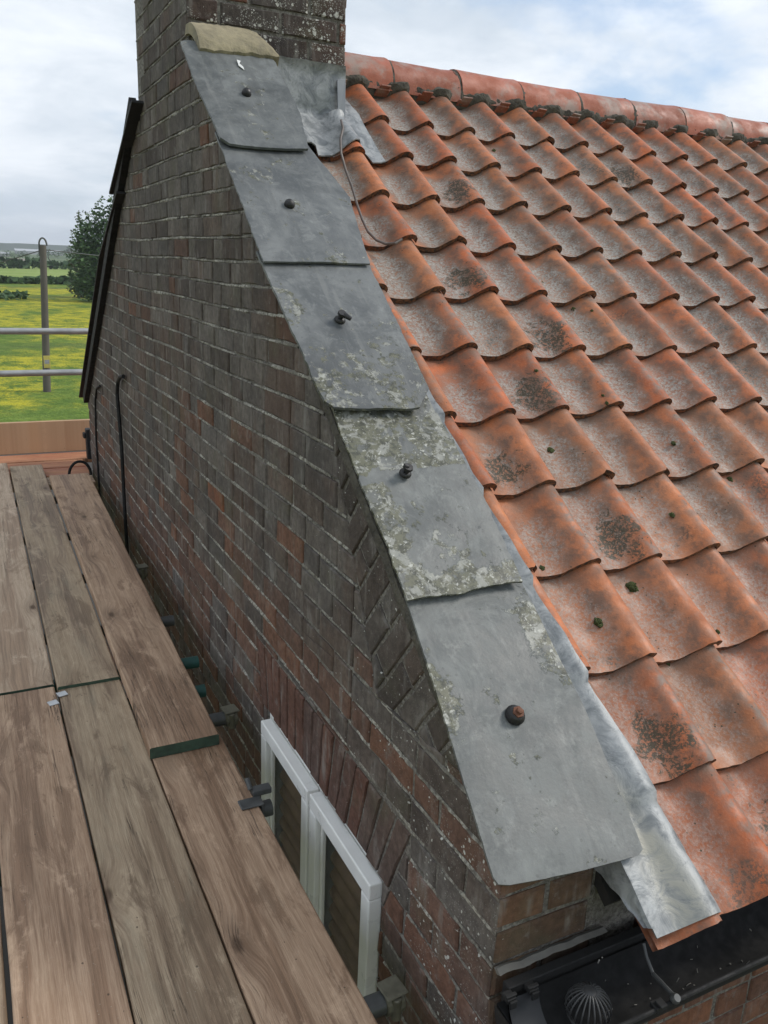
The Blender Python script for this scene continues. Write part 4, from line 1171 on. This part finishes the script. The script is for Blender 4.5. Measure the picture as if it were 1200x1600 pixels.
# ---- tubes and couplers
def tube_obj(name, a, b, label, mat, cat='scaffold tube', group=None, r_=.0242):
    a, b = Vector(a), Vector(b); d = (b-a).normalized(); mb = MB(); seg = 20
    mb.tube([a, b], r_, seg, caps=False); mb.tube([a, b], r_-.004, seg, caps=False)
    e = d.cross(Vector((0, 0, 1)) if abs(d.z) < .9 else Vector((1, 0, 0))).normalized(); q = d.cross(e)
    for p in (a, b):
        vs = [p+(e*cos(2*pi*j/seg)+q*sin(2*pi*j/seg))*rr for rr in (r_, r_-.004) for j in range(seg)]
        mb.add(vs, [(j, (j+1) % seg, seg+(j+1) % seg, seg+j) for j in range(seg)])
    o = mb.build(name, mat, loc=(a+b)/2, smooth=True, angle=50); return tag(o, label, cat, group)
def coupler(parent, c):
    """putlog coupler: saddle round the tube, top plate, bolt and nut"""
    c = Vector(c); mb = MB(); mb.tube([c+Vector((-.022, 0, 0)), c+Vector((.022, 0, 0))], .031, 14)
    mb.box((c.x-.027, c.y-.028, c.z+.029), (c.x+.027, c.y+.028, c.z+.034), Matrix.Translation(c)@Matrix.Rotation(.1, 4, 'Z')@Matrix.Translation(-c))
    mb.lathe([(.012, -.03), (.012, .027)], c+Vector((0, -.024, 0)), (0, 0, 1), 8)
    o = mb.build('coupler', M_COUPLER, bevel=.0025); o.parent = parent; o.matrix_parent_inverse = Matrix.Translation(parent.location).inverted()
    m2 = MB(); m2.lathe([(.010, .034), (.010, .043), (.0145, .044), (.015, .052), (.012, .055)], c, (0, 0, 1), 10)
    o2 = m2.build('bolt', M_COUPLER, smooth=True, angle=40); o2.parent = o; o2.matrix_parent_inverse = Matrix.Translation(parent.location).inverted()
TR = [(5.59, .705, 0, M_OLDTUBE, 'stub of scaffold tube furthest along the gap by the wall'),
      (4.80, .70, 0, M_OLDTUBE, 'second furthest tube stub, just before the thick cable'),
      (4.10, .745, 1, M_OLDTUBE, 'far tube end with a coupler, below the thick cable'),
      (3.45, .735, 0, M_OLDTUBE, 'plain grey tube end poking out halfway along the raised board'),
      (3.02, .735, 0, M_GREENTUBE, 'bright green tube end poking out beside the raised board'),
      (2.78, .700, 0, M_GREENTUBE, 'short darker green tube end close to the first green one'),
      (2.56, .755, 1, M_OLDTUBE, 'tube end with rusty coupler near the raised board corner'),
      (2.02, .70, 0, M_OLDTUBE, 'grey tube in front of the left part of the window'),
      (1.27, .745, 1, M_OLDTUBE, 'nearest tube end with a pale coupler below the window')]
for (y, xe, cp, mt, lab) in TR:
    z = ZT-.066
    o = tube_obj('scaffold_tube', (-1.3, y, z), (xe, y, z), lab, mt, group='cross tubes under the boards')
    if cp: coupler(o, (xe-.022, y, z))
# flat board clip beside the window
c = at(398, 1253, (0, 0, 1), ZT+.004)
mb = MB(); mb.box((c.x-.045, c.y-.022, ZT+.001), (c.x+.022, c.y+.022, ZT+.007)); mb.box((c.x+.014, c.y-.018, ZT-.04), (c.x+.022, c.y+.018, ZT+.001)); mb.box((c.x+.004, c.y+.024, ZT+.001), (c.x+.060, c.y+.054, ZT+.020)); mb.tube([(c.x+.0, c.y+.04, ZT+.018), (c.x-.004, c.y+.062, ZT+.045)], .008, 8)
tag(mb.build('board_clip', M_OLDTUBE, loc=c, bevel=.002), 'dark steel board clip gripping the board edge beside the window', 'board clip')
tube_obj('ledger_tube', (.50, -.5, ZT-.118), (.50, 5.9, ZT-.118), 'long tube running under the boards below the cross tubes', M_OLDTUBE)
tube_obj('guard_rail', (-1.6, 6.95, -.606), (3.2, 6.95, -.600), 'upper galvanised guard rail at the far end', M_GALV, 'guard rail', 'guard rails at the far end')
tube_obj('guard_rail', (-1.6, 6.95, -.925), (3.2, 6.95, -.913), 'lower galvanised guard rail at the far end', M_GALV, 'guard rail', 'guard rails at the far end')
tube_obj('scaffold_upright', (-1.1, 6.99, GZ), (-1.1, 6.99, .4), 'upright tube holding the far guard rails', M_GALV)
tube_obj('scaffold_upright', (-1.1, 2.0, GZ), (-1.1, 2.0, .4), 'upright tube outside the left side of the view', M_GALV)

# ------------------------------------------------------------------ landscape
def field_material():
    m, g = material('buttercup_meadow'); p = g.pos; x, y, z = g.sep(p)
    n1 = g.noise(p, 1.1, 6, .7); n2 = g.noise(g.scale(p, (1, .6, 1)), .16, 6, .68); n3 = g.noise(p, 9, 3); n4 = g.noise(g.scale(p, (.6, 2.2, 1)), .035, 4, .6)
    c = g.mix(g.ramp(n1, .3, .7), (.085, .15, .025), (.17, .24, .045))
    c = g.mix(g.ramp(g.noise(p, 3.2, 6, .8), .35, .62, .55, 0.), c, (.045, .08, .018)); c = g.mix(g.ramp(n4, .52, .68, 0., .7), c, (.085, .10, .045))
    yel = g.mul(g.ramp(n2, .40, .56), g.ramp(g.m('ADD', g.mul(n1, .6), g.mul(n3, .4)), .42, .56))
    near = g.ramp(y, 150., 115.)
    c = g.mix(g.mul(g.mul(yel, near), .72), c, (.52, .44, .03))
    far = g.ramp(y, 150., 175.); c = g.mix(g.mul(far, .75), c, g.mix(g.ramp(n4, .4, .6), (.22, .30, .08), (.28, .35, .12)))
    farther = g.ramp(y, 330., 360.); c = g.mix(farther, c, g.mix(g.ramp(g.noise(g.scale(p, (.3, 1, 1)), .02, 3), .4, .6), (.07, .10, .055), (.13, .17, .09)))
    g.set(Base_Color=c, Roughness=.95, Normal=g.bump(g.m('ADD', n3, n1), .5, .3), Specular_IOR_Level=.1)
    return m
mb = MB(); mb.add([(-4000, -200, GZ), (5000, -200, GZ), (5000, 6000, GZ), (-4000, 6000, GZ)], [(0, 1, 2, 3)])
tag(mb.build('meadow', field_material()), kind='structure')
mb = MB(); mb.add([(-9, -6, GZ+.004), (12, -6, GZ+.004), (12, 23, GZ+.004), (-9, 23, GZ+.004)], [(0, 1, 2, 3)])
tag(mb.build('yard', simple('yard_shade_dark', (.05, .045, .038), .95, scale=4)), kind='structure')  # shade below the scaffold is put into the ground's dark colour

def leaf_material(name, a, b):
    m, g = material(name); n = g.noise(g.pos, 1.2, 3); n2 = g.attr('Col', 3)
    c = g.mix(n2, a, b); c = g.mix(g.ramp(n, .4, .6, 0., .4), c, tuple(q*.6 for q in a))
    g.set(Base_Color=c, Roughness=.7, Specular_IOR_Level=.25); return m
M_LEAF = leaf_material('foliage', (.035, .075, .030), (.10, .17, .06)); M_LEAF2 = leaf_material('foliage_pale', (.06, .085, .05), (.15, .19, .11))
M_BARK = simple('bark', (.07, .055, .04), .9, scale=6)
def crown(mb, c, rx, ry, rz, n, size, holes=.35):
    c = Vector(c); k = 0
    while k < n:
        v = Vector((R(-1, 1), R(-1, 1), R(-1, 1))); L = v.length
        if L > 1 or L < .25: continue
        q = Vector((v.x*rx, v.y*ry, v.z*rz))
        ns = mn.noise(q*.55/max(rx, .5)*3.1+c*.3)+.5*mn.noise(q*1.7/max(rx, .5)*3)
        if ns < -.05+holes*(L-.6): k += .25; continue
        p = c+q*(1+.18*ns); s = size*R(.4, 1.2)
        a = Vector((R(-1, 1), R(-1, 1), R(-.6, .6))).normalized(); b = a.cross(Vector((R(-1, 1), R(-1, 1), R(-1, 1)))).normalized()
        mb.add([p-a*s, p+b*s*.6, p+a*s, p-b*s*.6], [(0, 1, 2, 3)], col=(1, 1, 1, R(0, 1))); k += 1
def tree(name, base, h, rx, n, size, label, mat, blobs, group=None, trunk=True):
    e = empty(name, base, label, 'tree', group); mb = MB(); base = Vector(base)
    for (dx, dz, r_, w_) in blobs: crown(mb, base+Vector((dx*h, 0, dz*h)), r_*h, r_*h, r_*h*w_, int(n*r_*r_*14), size)
    mb.build('crown', mat, e)
    t = MB(); t.tube([base, base+Vector((.1, 0, h*.3)), base+Vector((0, .1, h*.62))], [h*.03, h*.02, h*.008], 8)
    for k in range(7):
        a = R(0, 2*pi); s = base+Vector((0, 0, h*R(.2, .5))); t.tube([s, s+Vector((cos(a)*h*.14, sin(a)*h*.14, h*.16))], [h*.010, h*.004], 6)
    t.build('trunk', M_BARK, e, smooth=True)
    return e
# big bushy tree beside the far verge
p = at(170, 472, (0, 0, 1), GZ)
tree('dense_tree', p, 14.5*p.length/115*1.0, 1, 3000, .26*p.length/115, 'large dark bushy tree growing beside the gable in the meadow', M_LEAF,
     [(-.12, .13, .17, 1.), (.08, .10, .2, .9), (.25, .12, .2, 1.), (-.02, .16, .2, 1.), (.02, .26, .24, 1.1), (-.13, .32, .20, 1.15), (.12, .42, .26, 1.1), (-.03, .52, .20, 1.1), (.10, .68, .20, 1.05), (.22, .80, .16, 1.), (.3, .3, .25, 1), (-.17, .50, .12, 1.2)])
p2 = at(128, 465, (0, 0, 1), GZ)
tree('pale_tree', p2, 10.5*p2.length/115, 1, 1200, .22*p2.length/115, 'paler feathery tree at the left side of the dark one', M_LEAF2,
     [(.0, .12, .16, 1.), (.0, .35, .15, 1.5), (.03, .6, .15, 1.4), (.08, .85, .12, 1.3), (-.02, .2, .14, 1.2)])
# hedgerows
def hedge(name, pxa, pxb, h, label, size, mat=M_LEAF, dens=9, wd=1.5):
    a = at(*pxa, (0, 0, 1), GZ); b = at(*pxb, (0, 0, 1), GZ); mb = MB(); L = (b-a).length; n = int(L*dens)
    for k in range(n):
        t = R(0, 1); p = a.lerp(b, t); top = h*(.62+.5*(mn.noise(Vector((p.x*.12, p.y*.05, 0)))+.5*mn.noise(Vector((p.x*.6, 1, 0)))))
        q = p+Vector((R(-.3, .3), R(-wd, wd), max(.05, top*R(0, 1)**.6))); s = size*R(.6, 1.4)
        u = Vector((R(-1, 1), R(-1, 1), R(-.6, .6))).normalized(); v = u.cross(Vector((R(-1, 1), R(-1, 1), R(-1, 1)))).normalized()
        mb.add([q-u*s, q+v*s*.7, q+u*s, q-v*s*.7], [(0, 1, 2, 3)], col=(1, 1, 1, R(0, 1)*.7))
    return tag(mb.build(name, mat, loc=a), label, 'hedge')
hedge('hedge', (-260, 438), (420, 450), 1.7, 'dark hedgerow crossing the meadow behind the pole', .5, dens=26)
hedge('hedge', (-400, 412), (500, 428), 3.4, 'more distant hedge at the edge of the pale field', .9, dens=12)
hedge('low_scrub', (-90, 472), (40, 466), .7, 'low dull scrub across the left of the yellow meadow', .35, mat=M_LEAF, dens=18, wd=3)
# far trees and low hills on the horizon
for k in range(26):
    x = -330+k*34+R(-12, 12); yb = 403+R(0, 6); b = at(x, yb, (0, 0, 1), GZ); h = R(.008, .016)*b.length
    tree('far_tree', b, h, 1, 110, h*.05, 'small distant tree in the dark line below the hills', M_LEAF, [(-.1, .4, .34, .9), (.2, .45, .3, 1), (.5, .3, .3, .8), (-.45, .28, .3, .8)], 'distant trees below the hills')
def hills(d, h, name, seed, col):
    mb = MB(); P = []
    for i in range(160):
        x = -d*1.2+d*3.*i/159; hh = h*(.55+.45*mn.noise(Vector((x/d*5, seed, 0)))+.10*mn.noise(Vector((x/d*40, seed, 1)))+.05*mn.noise(Vector((x/d*140, seed, 2))))
        P.append([Vector((x, d, GZ-1)), Vector((x, d+30, GZ+hh)), Vector((x, d+d*.3, GZ+hh*.9)), Vector((x, d+d*.5, GZ-1))])
    mb.grid(P, 160, 4); tag(mb.build(name, simple(name+'_green', col, .95, scale=.02)), kind='structure')
hills(1500, 20, 'hills', 3.1, (.045, .065, .04)); hills(2600, 46, 'far_hills', 8.4, (.05, .07, .055))
# low pale farm buildings far away
def barn(x, y, wd, hh, label, wall, roofc):
    b = at(x, y, (0, 0, 1), GZ); k = b.length/F; w_, h = wd*k, hh*k; e = empty('far_barn', b, label, 'barn', 'far farm buildings')
    mb = MB(); mb.box((b.x-w_/2, b.y, GZ), (b.x+w_/2, b.y+w_*.5, GZ+h*.6)); mb.build('wall', simple('barn_wall', wall, .8), e)
    mb = MB(); z0, z1 = GZ+h*.6, GZ+h
    mb.add([(b.x-w_*.52, b.y-.3, z0), (b.x+w_*.52, b.y-.3, z0), (b.x+w_*.52, b.y+w_*.25, z1), (b.x-w_*.52, b.y+w_*.25, z1), (b.x+w_*.52, b.y+w_*.52, z0), (b.x-w_*.52, b.y+w_*.52, z0)],
           [(0, 1, 2, 3), (3, 2, 4, 5), (0, 3, 5), (1, 4, 2), (0, 5, 4, 1)]); mb.build('roof', simple('barn_roof', roofc, .6), e)
barn(22, 413, 34, 8, 'cream low barn left of the pole in the distance', (.5, .46, .36), (.22, .19, .16))
barn(62, 398, 60, 7, 'long pale grey sheds behind the pole near the horizon', (.45, .46, .46), (.42, .44, .46))
barn(-10, 400, 40, 6, 'small grey shed at the left edge near the horizon', (.4, .4, .38), (.34, .36, .38))
# ---- timber pole with wires
base = at(73.5, 612, (0, 0, 1), GZ); top = at(67, 383, (0, 1, 0), base.y)
pole = empty('utility_pole', base, 'grey weathered pole with small yellow sign standing in the meadow', 'utility pole')
mb = MB(); mb.tube([base, base.lerp(top, .5), top], [.135, .122, .108], 16); mb.build('post', simple('weathered_pole', (.12, .108, .095), .85, scale=3), pole, smooth=True, angle=50)
mb = MB(); mb.tube([top+Vector((.06+.13*-cos(a*pi/8)-.06, 0, -.35*(a == 0)+.26*sin(a*pi/8)-.02)) for a in range(9)], .03, 8); mb.build('hook', M_OLDTUBE, pole, smooth=True)
mb = MB(); s = base.lerp(top, .215)+Vector((0, -.15, 0)); mb.box((s.x-.10, s.y-.02, s.z-.22), (s.x+.12, s.y-.005, s.z+.22)); mb.build('warning_sign', simple('sign_yellow', (.55, .45, .12), .6, scale=5), pole, bevel=.004)
mb = MB(); mb.box((s.x-.07, s.y-.026, s.z-.07), (s.x+.09, s.y-.0205, s.z+.07)); mb.build('sign_panel', simple('sign_grey', (.35, .34, .38), .6), pole)
for (q, lab) in (((-300, 430), 'overhead wire sagging to the left of the pole'), ((420, 392), 'overhead wire running right from the pole')):
    e = at(*q, (0, 1, 0), base.y+(8 if q[0] < 0 else 30)); pts = [top.lerp(e, t/20)-Vector((0, 0, .5*sin(pi*t/20))) for t in range(21)]; pts = [p-Vector((0, 0, .15)) for p in pts]
    mb = MB(); mb.tube(pts, .018, 5); tag(mb.build('overhead_wire', M_OLDTUBE, loc=pts[0]), lab, 'wire')

# ------------------------------------------------------------------ air
mb = MB(); mb.box((-4200, -300, GZ-1.5), (5200, 6200, 90)); m = bpy.data.materials.new('air'); m.use_nodes = True; nt = m.node_tree
nt.nodes.remove(nt.nodes['Principled BSDF']); pv = nt.nodes.new('ShaderNodeVolumePrincipled'); pv.inputs['Color'].default_value = (.86, .92, 1, 1); pv.inputs['Density'].default_value = .00028
nt.links.new(pv.outputs[0], nt.nodes['Material Output'].inputs['Volume']); tag(mb.build('haze', m), kind='stuff')
